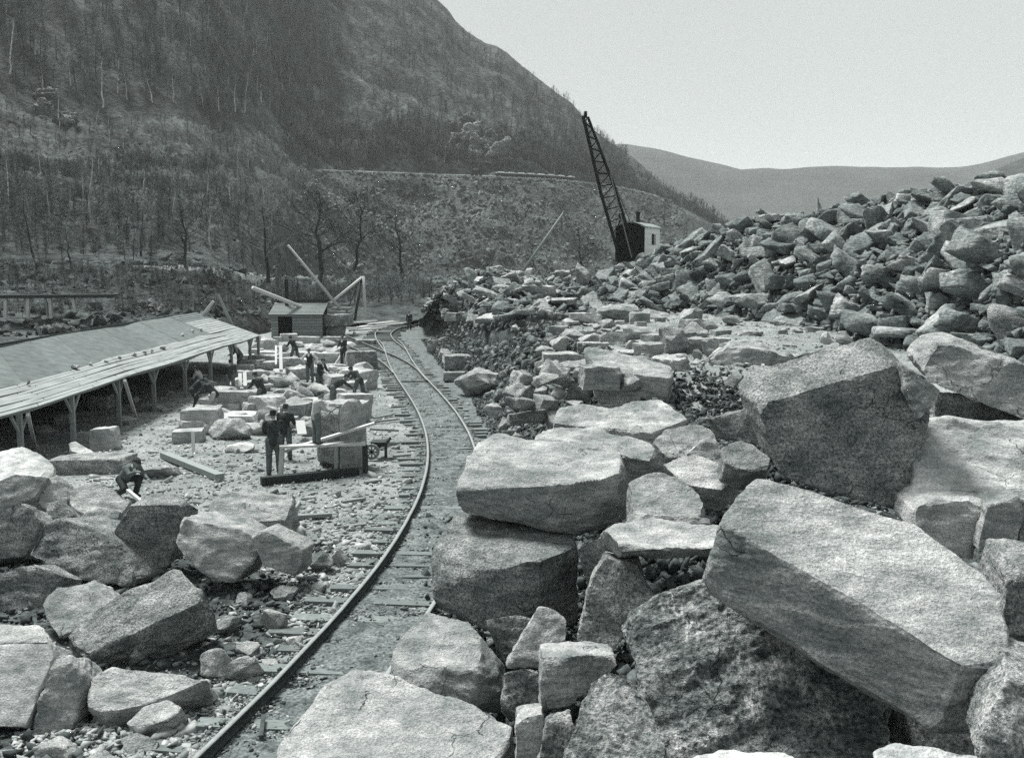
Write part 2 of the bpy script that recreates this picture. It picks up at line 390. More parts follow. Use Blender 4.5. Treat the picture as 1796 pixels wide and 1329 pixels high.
q = np.stack([ii[:-1, :-1], ii[:-1, 1:], ii[1:, 1:], ii[1:, :-1]], -1).reshape(-1, 4)
gc_ = q
ground = mesh_obj('ground', np.stack([X, Yg, Zg], -1).reshape(-1, 3), q, M['ground'], smooth=True); tag(ground, kind='structure')
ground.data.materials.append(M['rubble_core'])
fx = X[:-1, :-1].ravel(); fy = Yg[:-1, :-1].ravel(); fs = fx - bankx(fy); jit = fb2(fx, fy, .8, 2, 4)*.5
gm = ((fs > .1 + jit) & (fs < 2.7 + jit) & (fy < 85) & (fy > 20)) | ((fs > .2) & (fy < 21 + jit*4) & (fs < 14)) | (((fx + 8)/4.6 + jit*.3)**2 + ((fy - 15)/4.2)**2 < 1)  # bank rubble; under the boulder piles the dark stands in for gap shade
ground.data.materials.append(M['mud']); fd = fx - trackx(fy); gi = gm.astype(int); gi[(~gm) & (fd > -1.3 + jit*.6) & (fs < .6) & (fy > 3) & (fy < 90)] = 2; gi[(~gm) & (fy >= 90)] = 2
ground.data.polygons.foreach_set('material_index', gi)
# trodden dirt between and beside the rails
def dens(l, m=4):
    t = np.linspace(0, len(l)-1, len(l)*m); return np.stack([np.interp(t, np.arange(len(l)), l[:, c]) for c in (0, 1)], 1)
RCD = dens(RC_); tl = offset(RCD, -1.15); tr = offset(RCD, 1.25); K = 25
V = []; 
for j in range(len(RCD)):
    for k in range(K):
        p = tl[j]*(1 - k/(K-1)) + tr[j]*(k/(K-1)); V.append((p[0], p[1], 0))
V = np.array(V, float); edge = np.tile(np.abs(np.linspace(-1, 1, K)), len(RCD))
V[:, 2] = ground_z(V[:, 0], V[:, 1]) + .10 - .16*np.clip(edge + .12*fb2(V[:, 0], V[:, 1], 1.7, 3, 9) - .5, 0, 1)**1.4*2 + .06*fb2(V[:, 0], V[:, 1], 1.1, 3, 5) + .012*fb2(V[:, 0], V[:, 1], 9, 2, 6)
ii = np.arange(len(V)).reshape(-1, K); q = np.stack([ii[:-1, :-1], ii[:-1, 1:], ii[1:, 1:], ii[1:, :-1]], -1).reshape(-1, 4)
tag(mesh_obj('trackbed', V, q, M['mud'], smooth=True), kind='structure')

# ================= HILLSIDE =================
COL = [ # u, rows of (photo y, distance)
 (-500, [(650,50),(500,80),(465,90),(460,97),(300,135),(290,140),(190,195),(-420,600)]),
 (0,    [(625,58),(495,84),(464,94),(459,101),(300,165),(290,171),(195,235),(-350,600)]),
 (350,  [(580,64),(505,88),(468,97),(464,104),(300,215),(292,223),(212,290),(-330,620)]),
 (480,  [(557,90),(517,104),(487,113),(484,119),(300,310),(293,318),(232,370),(-250,660)]),
 (545,  [(551,94),(518,130),(502,240),(497,300),(301,390),(297,397),(225,440),(-180,680)]),
 (700,  [(549,96),(520,140),(505,320),(499,345),(307,414),(302,422),(225,455),(-60,690)]),
 (765,  [(549,100),(520,140),(505,325),(499,350),(310,421),(305,429),(225,465),(0,700)]),
 (850,  [(549,100),(520,140),(505,328),(499,353),(313,428),(308,436),(235,475),(75,700)]),
 (930,  [(549,100),(520,140),(505,330),(499,355),(316,437),(311,446),(245,485),(127,690)]),
 (1005, [(549,100),(520,140),(505,335),(499,360),(320,452),(315,461),(265,500),(188,680)]),
 (1040, [(549,100),(520,140),(505,340),(499,365),(324,463),(319,473),(285,510),(228,680)]),
 (1110, [(549,100),(520,140),(505,345),(499,372),(335,498),(330,509),(310,540),(278,660)]),
 (1175, [(549,100),(520,140),(505,350),(499,380),(346,530),(342,541),(340,560),(337,620)]),
 (1200, [(549,100),(520,140),(505,350),(499,380),(372,470),(368,480),(358,500),(349,540)]),
 (1240, [(549,100),(520,140),(505,350),(499,380),(385,460),(381,470),(374,490),(365,520)]),
 (1290, [(549,100),(520,140),(505,350),(499,380),(418,440),(414,450),(405,470),(396,490)]),
 (1350, [(549,100),(520,140),(507,350),(503,380),(460,430),(456,440),(445,460),(440,480)]),
 (1420, [(549,100),(520,140),(510,350),(507,380),(490,430),(488,440),(484,460),(480,480)])]
RIDGE = np.array([(-500,-420),(350,-330),(480,-250),(545,-180),(700,-60),(765,0),(785,18),(800,38),(822,58),(850,75),(872,80),(890,92),(930,127),(955,148),(975,162),(1000,178),(1012,192),(1040,228),(1060,243),(1080,256),(1110,278),(1140,302),(1160,322),(1175,337),(1200,349),(1240,365),(1290,396),(1350,440),(1420,480)])
SUB = [6, 10, 3, 26, 3, 14, 60, 4]
CU = np.array([c[0] for c in COL], float); CR = np.array([c[1] for c in COL], float)
def hill_pt(u, k):
    """u photo column, k fractional row -> world point of the hillside"""
    rows = np.array([[np.interp(u, CU, CR[:, j, 0]), np.interp(u, CU, CR[:, j, 1])] for j in range(8)])
    rows[7, 0] = np.interp(u, RIDGE[:, 0], RIDGE[:, 1])
    z = [tuple(P(u, r[0], r[1])) for r in rows]
    l = z[7]; z.append((l[0]*1.3, l[1]*1.3, l[2]*.6)); z = np.array(z)
    j = min(int(k), 7); f = k - j; return z[j]*(1 - f) + z[j+1]*f
us = np.concatenate([np.arange(-500, 0, 12), np.arange(0, 1421, 4)])
ks = [];
for j, s in enumerate(SUB): ks += [j + i/s for i in range(s)]
ks = np.array(ks + [8.0])
def sm(a, s=5):
    k = np.exp(-.5*(np.arange(-3*s, 3*s+1)/s)**2); k /= k.sum(); return np.convolve(np.pad(a, 3*s, 'edge'), k, 'valid')
HP = []; SR = {}
for j in range(8):
    for c in (0, 1): SR[j, c] = sm(np.interp(us, CU, CR[:, j, c]), 11)
for iu, u in enumerate(us):
    rows = np.array([[SR[j, 0][iu], SR[j, 1][iu]] for j in range(8)])
    rows[7, 0] = np.interp(u, RIDGE[:, 0], RIDGE[:, 1])
    z = np.array([tuple(P(u, r[0], r[1])) for r in rows]); z = np.vstack([z, z[7]*[1.3, 1.3, .6]])
    HP.append(np.stack([np.interp(ks, np.arange(9), z[:, c]) for c in range(3)], 1))
HP = np.array(HP)
flat = ((ks[None] > 1.9) & (ks[None] < 3.1) & (us[:, None] < 500)) | ((ks[None] > 3.9) & (ks[None] < 5.05) & (us[:, None] > 540))
amp = np.clip(HP[:, :, 1]/160, .3, 2.6)*np.where(flat, .05, 1)
edge = np.clip((7.3 - ks)/1.2, .25, 1)[None]
nz = fb2(HP[:, :, 0] + HP[:, :, 2]*.7, HP[:, :, 1] + HP[:, :, 2]*.8, .035, 5, 3)*2.0 + fb2(HP[:, :, 0], HP[:, :, 1] + HP[:, :, 2]*1.5, .3, 4, 8)*.7
HP[:, :, 2] += nz*amp*edge; HP[:, 0, 2] -= 1.2
HILL = HP.copy()
def hill_at(u, k):
    a = np.interp(u, us, np.arange(len(us))); b = np.interp(k, ks, np.arange(len(ks)))
    i = min(int(a), len(us)-2); j = min(int(b), len(ks)-2); fa = a - i; fb_ = b - j
    return (HILL[i, j]*(1-fa)+HILL[i+1, j]*fa)*(1-fb_) + (HILL[i, j+1]*(1-fa)+HILL[i+1, j+1]*fa)*fb_
def hill_px(u, y):
    """point of the hillside seen at photo pixel (u,y)"""
    a = int(round(np.interp(u, us, np.arange(len(us))))); c = HILL[a]
    f = c[:, 1]*math.cos(TH) - (c[:, 2]-H)*math.sin(TH); up = c[:, 1]*math.sin(TH) + (c[:, 2]-H)*math.cos(TH)
    py = 664.5 - F*up/f; best = None
    for j in range(len(ks)-1):
        lo, hi = py[j+1], py[j]
        if lo <= y <= hi and hi > lo:
            t = (hi - y)/(hi - lo); best = c[j]*(1-t) + c[j+1]*t; break
    if best is None: best = c[int(np.argmin(abs(py - y)))]
    return Vector(best)
nu, nk = HP.shape[:2]; ii = np.arange(nu*nk).reshape(nu, nk)
q = np.stack([ii[:-1, :-1], ii[1:, :-1], ii[1:, 1:], ii[:-1, 1:]], -1).reshape(-1, 4)
hs = mesh_obj('hillside', HP.reshape(-1, 3), q, M['hill'], smooth=True); tag(hs, kind='structure')
hs.data.materials.append(M['scree']); hs.data.materials.append(M['ground'])
uq = np.repeat(us[:-1], nk-1); kq = np.tile(ks[:-1], nu-1)
mi = np.zeros(len(q), int); mi[(kq >= 1) & (kq < 4) & (uq > 500 + 40*np.sin(kq*5))] = 1; mi[(kq >= 5.6) & (kq < 6.3) & (uq < 480)] = 0
mi[(kq >= 4) & (kq < 5) & (uq > 545) & (uq < 1180)] = 2; mi[(kq >= 1.9) & (kq < 3) & (uq < 500)] = 2
hs.data.polygons.foreach_set('material_index', mi)
# far hills
FR = np.array([(700,230),(900,236),(1040,250),(1090,255),(1150,266),(1200,281),(1250,294),(1300,303),(1340,300),(1450,296),(1560,297),(1650,294),(1720,288),(1796,268),(2000,225),(2300,190)], float)
def far_sheet(name, ridge, D0, D1, n=14, amp=10, base=470):
    uu = np.arange(ridge[0, 0], ridge[-1, 0], 12); V = []
    for u in uu:
        ry = np.interp(u, ridge[:, 0], ridge[:, 1]) 
        for k in range(n):
            t = k/(n-1); Yd = D0 + (D1 - D0)*t; yy = base + (ry - base)*(t**1.15); V.append(tuple(P(u, yy, Yd)))
        V.append(tuple(P(u, ry + 12, D1*1.3)))
    V = np.array(V); V[:, 2] += fb2(V[:, 0], V[:, 1], .004, 4, 11)*amp; m = n + 1
    ii = np.arange(len(V)).reshape(-1, m); q = np.stack([ii[:-1, :-1], ii[1:, :-1], ii[1:, 1:], ii[:-1, 1:]], -1).reshape(-1, 4)
    return tag(mesh_obj(name, V, q, M['farhill'], smooth=True), kind='structure')
far_sheet('far_hills', FR, 1000, 1900)
far_sheet('valley_side_hill', np.array([(1560,420),(1640,345),(1700,312),(1760,285),(1796,272),(1900,235),(2300,120)], float), 500, 900, amp=5)

# ================= ROCK HEAP =================
HS = [ # u: foot (y,z) ; crest (y,Y)
 (735,(560,.6),(548,82)), (770,(562,1.2),(508,72)), (810,(566,2.0),(484,66)), (850,(570,2.6),(471,64)), (900,(572,2.9),(476,66)), (950,(568,3),(486,68)),
 (1000,(562,3),(484,72)), (1060,(556,3),(480,76)), (1110,(552,3),(462,79)), (1150,(550,3),(440,76)), (1200,(548,3),(418,70)), (1250,(552,3),(402,66)), (1300,(558,3),(388,62)),
 (1350,(563,3),(374,60)), (1400,(568,3),(372,58)), (1450,(580,3),(366,56)), (1500,(592,3),(352,54)), (1550,(600,3),(352,52)), (1600,(606,3),(340,50)),
 (1650,(612,3),(330,48)), (1700,(620,3),(330,46)), (1750,(632,3),(322,43)), (1800,(645,3),(316,40)), (1900,(670,3),(300,36)), (2050,(720,3),(280,31)), (2300,(800,3),(260,24))]
HU = np.array([h[0] for h in HS], float)
FT = np.array([tuple(G(h[0], h[1][0], h[1][1])) for h in HS]); CT = np.array([tuple(P(h[0], h[2][0]+8, h[2][1])) for h in HS])
def heap_pt(u, v):
    f = np.array([np.interp(u, HU, FT[:, c]) for c in range(3)]); c = np.array([np.interp(u, HU, CT[:, i]) for i in range(3)])
    if v <= 1: p = f*(1 - v) + c*v; p[2] += .5*math.sin(math.pi*v); return p
    e = c*1.0; d = np.array([c[0], c[1]]); d = d/np.linalg.norm(d); e[:2] += d*(v - 1)*25; e[2] -= (v-1)*1.5; return e
uu = np.arange(735, 2300, 9); vv = np.concatenate([np.linspace(-.08, 1, 24), [1.15, 1.5, 2.0]])
V = np.array([[heap_pt(u, v) for v in vv] for u in uu]); sh = V.shape
V[:, :, 2] += .35*fb2(V[:, :, 0], V[:, :, 1], .7, 3, 6) - .25; V[:, 0, 0] -= .2; V[:, 0, 1] -= .35; V[:, 0, 2] = ground_z(V[:, 0, 0], V[:, 0, 1]) - .2; V[:, -1, 2] -= 6
ii = np.arange(sh[0]*sh[1]).reshape(sh[:2]); q = np.stack([ii[:-1, :-1], ii[1:, :-1], ii[1:, 1:], ii[:-1, 1:]], -1).reshape(-1, 4)
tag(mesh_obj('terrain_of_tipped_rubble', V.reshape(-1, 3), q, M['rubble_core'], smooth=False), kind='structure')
# unit rock templates
def template(seed, flat_=.6, L=.33, rough=.045, p=45, it=5):
    rs = np.random.RandomState(seed); 
    if seed % 5 in (0, 2, 3):   # slabby block with knocked-off corners
        pts = np.array([[sx, sy, sz] for sx in (-.5, .5) for sy in (-.38, .38) for sz in (-.22, .22)]) + rs.uniform(-.12, .12, (8, 3))
    else:
        pts = rs.normal(size=(9, 3)); pts /= np.linalg.norm(pts, axis=1)[:, None]; pts *= np.array([.55, .46, .55*flat_])*rs.uniform(.8, 1.15, (9, 1))
    v, f = rock_arrays(pts.tolist(), L, rough, p, seed*1.3, .5, .7, it)
    return v, f
TM = []; TMA = []
for s in range(16):
    v, f = template(s + 1, R.uniform(.55, .95), .2, .05); TMA.append((v, f))
    me = mesh_obj('t', v, f, M['heap'], smooth=False); d = me.data; bpy.data.objects.remove(me); d.name = 'heap_stone_%d' % s; TM.append(d)
def shard(seed, n, flat_):
    rs = np.random.RandomState(seed); pts = rs.uniform(-1, 1, (n, 3)); pts /= np.abs(pts).max(1)[:, None]**.7; pts *= [.52, .4, .5*flat_]
    bm = hull(pts.tolist()); bmesh.ops.triangulate(bm, faces=bm.faces[:]); bm.verts.index_update(); v = np.array([x.co[:] for x in bm.verts]); f = np.array([[x.index for x in q.verts] for q in bm.faces]); bm.free(); return v, f
TMP = []
for d in TM: d2 = d.copy(); d2.materials[0] = M['heap_pale']; TMP.append(d2)
SMALL = [shard(40 + s, 8, .55 + .04*s) for s in range(10)]
SMALLM = [shard(60 + s, 11, .6 + .04*s) for s in range(10)]
def shape_word(ti, sc):
    a = sorted(sc); r = a[0]/a[2]
    if (ti + 1) % 5 in (0, 2, 3): return 'flat slab' if r < .55 else 'squared block'
    return 'flat pointed rock' if r < .5 else 'angular rock'
placed = []
SIZEW = ['small', 'fist-shaped', 'large']
def heap_rock(p, sx, ti, zone, tilt=(0, 0, 0), squash=None, label=None, mat=None, name='rock'):
    me = (TMP if p[0] < 5.5 and p[1] > 44 else TM)[ti % len(TM)]
    if mat: me = me.copy(); me.materials[0] = M[mat]
    o = bpy.data.objects.new(name, me); C.objects.link(o)
    sc = (sx, sx*R.uniform(.7, 1.0), sx*(squash or R.uniform(.5, .95))); o.scale = sc
    o.location = p; o.rotation_euler = tilt
    size = ('small' if sx < 1.1 else 'medium' if sx < 1.5 else 'large' if sx < 2.1 else 'huge') + ('' if abs(tilt[0]) + abs(tilt[1]) < .5 else ' tilted' if abs(tilt[0]) + abs(tilt[1]) < .9 else ' steep')
    if label: tag(o, label, 'rock')
    else:
        lab = '%s %s %s' % (size, shape_word(ti, sc), zone[0]); tag(o, lab, 'rock', zone[1])
    placed.append((p[0], p[1], p[2], sx)); return o
def zone_of(u, v):
    g = 'rocks heaped behind the stone yard'
    if u < 1060: w_ = ('at the foot of', 'on the slope of', 'on the crest of')[min(2, int(v*3))] + ' the low heap by the crane'
    elif u < 1220: w_ = ('at the foot of', 'on the slope of', 'on the crest of')[min(2, int(v*3))] + ' the heap just beside the crane cab'
    elif u < 1400: w_ = ('at the foot of', 'on the slope of', 'on the crest of')[min(2, int(v*3))] + ' the heap right of the crane cab'
    elif u < 1600: w_ = ('at the foot of', 'halfway up', 'near the crest of')[min(2, int(v*3))] + ' the heap behind the upright slab'
    else: w_ = ('at the foot of', 'halfway up', 'near the crest of')[min(2, int(v*3))] + ' the heap at the right edge'
    return w_, g
# key rocks seen on the heap: (x, y, wpx, hpx, tilt, label)
KEY = [(1579,473,104,44,.12,'pale rock with curved streaks lying halfway up the big heap','rock'),(1366,406,38,26,.05,'small rectangular block set flat near the heap crest',None),
 (1498,345,44,40,.5,'thin spiky slab jutting from the heap crest',None),(1484,504,52,42,.2,'squarish dark rock just below the streaked pale rock',None),(1670,409,68,64,.2,'big rounded dark rock high on the right heap',None),
 (1725,455,96,60,.5,'big dark shadowed block right of the streaked pale rock',None),(1779,507,60,50,.4,'pale bulging slab at the right edge of the heap',None),(1764,585,110,92,.7,'huge dark slab leaning down at the right foot of the heap','rock_dark'),
 (1267,533,54,40,.1,'rounded pale-fronted rock at the heap foot on the flat ground',None),(1323,536,74,36,.1,'long layered rock beside the rounded pale-fronted rock',None),(1392,545,46,20,.05,'thin dark-based slab lying at the heap foot',None),
 (1685,585,84,56,.5,'grey leaning rock at the foot of the right heap above the tilted slab',None),(1640,570,74,34,-.6,'pale slab leaning diagonally at the heap foot',None),(1576,588,78,22,.0,'long low slab on the gravel at the heap foot',None),
 (1517,575,74,36,.15,'pale-topped slab perched at the heap foot beside a cut block',None),(1430,420,56,40,.4,'tilted pale slab in the upper middle of the heap',None),(1560,400,50,40,.3,'wedge rock with a bright top high on the heap',None),
 (1655,332,40,26,.3,'dark rock topping the right end of the heap crest',None),(1540,430,70,38,.5,'sloping pale slab in the centre of the right heap',None),(1415,500,60,44,.4,'grey rock leaning left in the lower middle of the heap',None),
 (1365,500,42,58,.1,'upright grey rock standing on the lower heap',None),(1470,440,46,56,.8,'narrow upright slab wedged in the heap',None),(1700,520,90,46,.55,'long pale slab sloping down the right heap',None),(1610,510,84,44,.5,'grey slab sloping across the middle of the right heap',None)]
def heap_invert(u, y):
    best = None
    for v in np.linspace(0, 1, 60):
        p = heap_pt(u, v); fwd = p[1]*math.cos(TH) - (p[2]-H)*math.sin(TH); up = p[1]*math.sin(TH) + (p[2]-H)*math.cos(TH)
        py = 664.5 - F*up/fwd
        if best is None or abs(py - y) < best[0]: best = (abs(py - y), v, p)
    return best[1], best[2]
for i, (x, y, wp, hp, tl_, lab, mt) in enumerate(KEY):
    uu_ = x
    for _ in range(3):
        v_, p_ = heap_invert(uu_, y); uu_ += x - (898 + F*p_[0]/(p_[1]*math.cos(TH) - (p_[2]-H)*math.sin(TH)))
    s_ = wp/F*p_[1]; dsh = np.array([0, -.25*s_, .1*s_]); 
    o = heap_rock(tuple(p_ + dsh), s_*1.12, (i*5) % 16, None, (R.uniform(-.2, .3), tl_*1.0, R.uniform(-.3, .3)), min(1.1, hp/wp*1.25), lab, mt)
NIND = 0; us_ = []
tries = 0; big = []; cells = {}
rr = random.Random(11)
for target, lo_, hi_ in ((60, 2.0, 2.7), (150, 1.5, 2.0), (280, 1.0, 1.5), (560, .6, 1.0)):
    t = 0; n = 0
    while n < target and t < target*30:
        t += 1; u = rr.uniform(750, 1860); v = rr.random()**.9*1.03
        p = heap_pt(u, v); s_ = rr.uniform(lo_, hi_)*.88*(1.0 if u < 1080 else 1.0 + .15*min(1, (u - 1080)/400))
        if u < 1100: s_ *= .82
        r_ = s_*.5
        if any((p[0]-a)**2 + (p[1]-b)**2 + ((p[2]-c)*1.2)**2 < ((r_ + d*.5)*.62)**2 for a, b, c, d in placed): continue
        n += 1; p = p + np.array([0, 0, rr.uniform(-.05, .22)*s_])
        if NIND < 262 :
            NIND += 1; heap_rock(tuple(p), s_, rr.randrange(16), zone_of(u, v), (rr.gauss(.25, .4), rr.gauss(0, .45), rr.uniform(0, 6.28)), rr.uniform(.3, .5) if u < 1080 else rr.uniform(.38, .8))
        else: placed.append((p[0], p[1], p[2], s_)); us_.append((p, s_))
n = 4200; pu = RS.uniform(745, 1900, n); pv = RS.uniform(-.05, 1.0, n)
pos = np.array([heap_pt(a, b) for a, b in zip(pu, pv)]); pos[:, 2] += .02; sz = RS.uniform(.25, .7, n)
n = len(sz); sc3 = np.stack([sz, sz*RS.uniform(.7, 1, n), sz*RS.uniform(.4, .8, n)], 1)
v, f = merge(SMALLM, RS.randint(0, 10, n), pos, rots(n, .5), sc3)
m = len(us_); s4 = np.array([b for a, b in us_]); v4, f4 = merge(TMA, RS.randint(0, 16, m), np.array([a for a, b in us_]), rots(m, .45), np.stack([s4, s4*RS.uniform(.7, 1, m), s4*RS.uniform(.35, .8, m)], 1)); f = np.concatenate([f, f4 + len(v)]); v = np.concatenate([v, v4])
tag(mesh_obj('rubble', v, f, M['heap']), 'small broken stones filling the gaps of the rock heap', 'rubble', kind='stuff')
# ================= FOREGROUND BOULDERS, RIGHT =================
U_ = (0, 0, 1)
blk([(817,799),(837,773),(881,760),(930,768),(1085,788),(1090,808),(1084,830),(1030,847),(922,823),(857,806)], 14.6, (0,-.12,1), (0,.15,-.8), 'huge flat-topped block perched beside the track bend on another block', mat='rock',
    extra=[(790,862,14.0),(796,880,14.1),(812,900,14.2),(922,921,13.9),(1006,938,13.9),(1074,920,14.3),(1108,889,14.9),(1104,858,15.1)], rough=.02)
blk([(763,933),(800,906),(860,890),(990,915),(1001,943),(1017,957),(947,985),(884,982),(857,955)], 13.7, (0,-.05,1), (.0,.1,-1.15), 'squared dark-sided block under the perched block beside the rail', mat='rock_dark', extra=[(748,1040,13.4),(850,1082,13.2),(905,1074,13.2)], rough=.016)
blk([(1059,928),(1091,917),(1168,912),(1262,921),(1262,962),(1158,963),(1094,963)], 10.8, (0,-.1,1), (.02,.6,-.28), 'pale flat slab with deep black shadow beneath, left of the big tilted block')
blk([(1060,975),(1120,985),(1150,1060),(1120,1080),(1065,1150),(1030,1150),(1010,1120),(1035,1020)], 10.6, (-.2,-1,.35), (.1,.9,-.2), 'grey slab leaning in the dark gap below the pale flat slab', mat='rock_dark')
blk([(947,1064),(975,1070),(994,1087),(995,1147),(960,1172),(890,1169),(906,1130)], 10.6, (-.1,-1,.7), (0,.8,-.3), 'pointed grey rock standing in the dark gap between the blocks', mat='rock')
blk([(951,1154),(1005,1148),(1078,1150),(1083,1166),(1034,1194),(1001,1237),(947,1246)], 9.0, (-.05,-1,.2), (0,.6,-.1), 'small cube-shaped stone below the pointed grey rock', mat='rock')
blk([(680,1163),(700,1112),(750,1072),(800,1081),(832,1098),(845,1145),(838,1174),(760,1171)], 11.2, (-.1,-.35,1), (.05,.1,-.55), 'domed pale boulder covering the right rail in front of the dark-sided block', extra=[(690,1215,10.7),(830,1232,10.6),(905,1245,10.9),(885,1165,11.4)], rough=.025)
blk([(483,1318),(510,1258),(560,1215),(622,1171),(700,1193),(800,1224),(860,1254),(905,1285),(870,1305),(800,1420),(520,1440)], 9.4, (0,-.18,1), (.05,.3,-.7), 'largest pale flat boulder at the bottom beside the rail', rough=.02)
blk([(905,1270),(925,1255),(950,1252),(955,1275),(940,1300),(938,1380),(905,1400),(915,1310)], 8.6, (.1,-1,.2), (.0,.35,0), 'narrow pale upright stone wedged at the bottom beside the pale flat boulder')
blk([(1283,929),(1262,905),(1300,860),(1325,834),(1400,851),(1520,893),(1640,934),(1705,966),(1745,1020),(1776,1166),(1690,1168),(1560,1080),(1409,981)], 7.1, (.06,-.5,1), (-.12,.05,-.5), 'giant pale-topped block tilted across the boulder pile, dark speckled side', mat='rock',
    extra=[(1236,1015,7.35),(1240,1042,7.4),(1323,1074,7.2),(1474,1124,6.9),(1546,1160,6.75),(1600,1262,6.7),(1725,1292,6.5)], rough=.011, p=80)
blk([(1080,1100),(1098,1060),(1150,1033),(1236,1004),(1330,1030),(1480,1090),(1572,1160),(1585,1200),(1555,1360),(1400,1450),(1190,1420),(1120,1240)], 7.3, (-.12,-1,1.0), (.25,1.2,-.5), 'bulging dark boulder with white quartz veins under the giant tilted block', mat='rock_vein', rough=.03, p=26)
blk([(1036,1196),(1070,1172),(1100,1180),(1142,1228),(1165,1300),(1150,1440),(980,1420),(985,1330),(1005,1270)], 6.3, (-.1,-.8,.9), (.1,.5,-.5), 'rough dark boulder with a pale sloping left edge at the bottom of the pile', mat='rock_dark', rough=.035)
blk([(1218,1318),(1300,1312),(1412,1322),(1420,1400),(1210,1400)], 4.9, (0,-.2,1), (0,0,-.4), 'pale stone just showing at the bottom edge below the veined boulder', mat='rock_pale')
blk([(1534,1308),(1560,1302),(1714,1324),(1760,1400),(1540,1420)], 4.8, (0,-.2,1), (0,0,-.4), 'pale flat stone at the bottom edge below the giant tilted block', mat='rock_pale')
blk([(1769,1188),(1850,1215),(1950,1420),(1711,1340),(1733,1252)], 5.6, (.2,-1,.6), (.3,.8,0), 'grey grained block cut by the bottom right corner', mat='rock_dark')
blk([(1768,1135),(1800,1132),(1900,1150),(1900,1200),(1796,1195)], 7.4, (0,-.6,1), (0,.3,-.4), 'small pale rock at the right edge beside the giant tilted block')
blk([(1776,992),(1850,996),(1870,1120),(1758,1118),(1765,1010)], 8.6, (0,-1,.2), (.2,.9,0), 'dark upright block at the right edge behind the giant tilted block', mat='rock_dark')
# big upright slab and the stones right of it
blk([(1333,727),(1345,705),(1571,640),(1586,660),(1612,690),(1636,715),(1622,740),(1600,802),(1592,905),(1578,892),(1492,876),(1373,838),(1362,800)], 12.2, (0,-1,.22), (-.12,.75,.32), 'large upright slab with a split right edge standing on the pile', mat='rock_dark',
    extra=[(1305,720,12.9),(1571,621,13.1)], rough=.015, p=80)
blk([(1582,640),(1612,655),(1652,687),(1636,714),(1612,735),(1590,690)], 12.0, (.1,-1,.5), (.1,.5,0), 'broken pale flake at the top right corner of the upright slab')
blk([(1634,733),(1720,735),(1900,740),(1900,900),(1800,925),(1700,868),(1620,880),(1597,872),(1606,805)], 12.0, (-.05,-.75,.8), (.1,1.0,-.2), 'wide pale slab face right of the split upright slab', mat='rock_pale', rough=.02)
blk([(1600,892),(1628,880),(1700,876),(1738,884),(1722,935),(1712,985),(1640,960),(1596,925)], 11.2, (0,-1,.3), (.1,.8,0), 'grey squared stone below the wide pale slab', mat='rock')
blk([(1733,886),(1790,872),(1800,900),(1775,968),(1715,962)], 11.0, (0,-1,.2), (.1,.7,0), 'small pale cut stone right of the grey squared stone')
blk([(1800,880),(1900,880),(1900,1000),(1786,1000),(1786,930)], 11.0, (0,-1,.2), (.1,.7,0), 'dark stone at the right edge below the wide pale slab', mat='rock_dark')
blk([(1614,617),(1626,606),(1672,603),(1727,622),(1800,648),(1900,690),(1900,770),(1761,722),(1690,692),(1628,668),(1608,642)], 13.6, (0,-1,.45), (.3,1.1,.1), 'long slab leaning down to the right behind the upright slab', mat='rock', rough=.025)
blk([(1640,690),(1700,700),(1796,735),(1850,760),(1800,770),(1640,750)], 13.8, (0,-1,.2), (0,.8,0), 'shadowed stone between the leaning slab and the wide pale slab', mat='rock_dark')
# middle group
blk([(932,770),(950,756),(986,742),(1050,748),(1130,771),(1152,790),(1140,808),(1088,795),(1000,782)], 16.8, (0,-.2,1), (.05,.3,-.75), 'pale sloping slab directly behind the perched block')
blk([(972,742),(975,722),(1000,710),(1172,699),(1190,712),(1208,735),(1142,760),(1060,748)], 20.5, (0,-.3,1), (0,.2,-.8), 'wide layered block lying behind the pale sloping slab', extra=[(972,760,20.2),(1142,790,20.0)], rough=.03)
blk([(1145,775),(1165,755),(1215,742),(1254,757),(1258,775),(1230,800),(1170,803)], 19.0, (.1,-.7,1), (0,.4,-.5), 'rough grey rock at the right end of the wide layered block')
blk([(1040,626),(1060,622),(1100,628),(1176,640),(1182,652),(1176,664),(1054,650)], 24.5, (0,-.15,1), (0,.1,-.85), 'squared white-topped block at the edge of the rubble slope', mat='rock', extra=[(1037,606,25.2),(1018,610,25.2),(1045,702,24.0)], rough=.015)
blk([(1101,843),(1152,828),(1200,845),(1225,862),(1246,905),(1200,902),(1110,905)], 13.0, (0,-.45,1), (0,.25,-.4), 'smooth pale slab right of the perched block')
blk([(1161,812),(1211,791),(1250,815),(1305,830),(1298,845),(1272,860),(1240,850),(1200,850)], 14.4, (0,-.5,1), (0,.3,-.4), 'pale jagged rock between the smooth slab and the upright slab')
blk([(1265,785),(1294,771),(1322,780),(1352,803),(1345,822),(1305,828),(1272,812)], 13.9, (0,-.8,1), (0,.3,-.35), 'small light rock at the foot of the upright slab')
blk([(1247,734),(1312,718),(1334,730),(1346,782),(1305,768),(1275,768)], 14.6, (0,-1,.5), (0,.6,-.1), 'grey rock half hidden at the left end of the upright slab', mat='rock_dark')
blk([(1205,796),(1232,770),(1262,775),(1268,810),(1240,820)], 16.2, (0,-1,.6), (0,.5,-.2), 'small grey wedge rock behind the pale jagged rock')
blk([(1105,900),(1160,905),(1245,908),(1258,917),(1180,925),(1100,918)], 12.4, (0,-.9,.6), (0,.5,-.3), 'low grey rock under the smooth pale slab')
blk([(1010,955),(1060,940),(1062,1000),(1030,1030)], 12.6, (0,-1,.3), (.2,.9,-.3), 'shadowed rock in the black gap right of the dark-sided block', mat='rock_dark')  # filler rocks for the gaps; darker stone stands in for shade
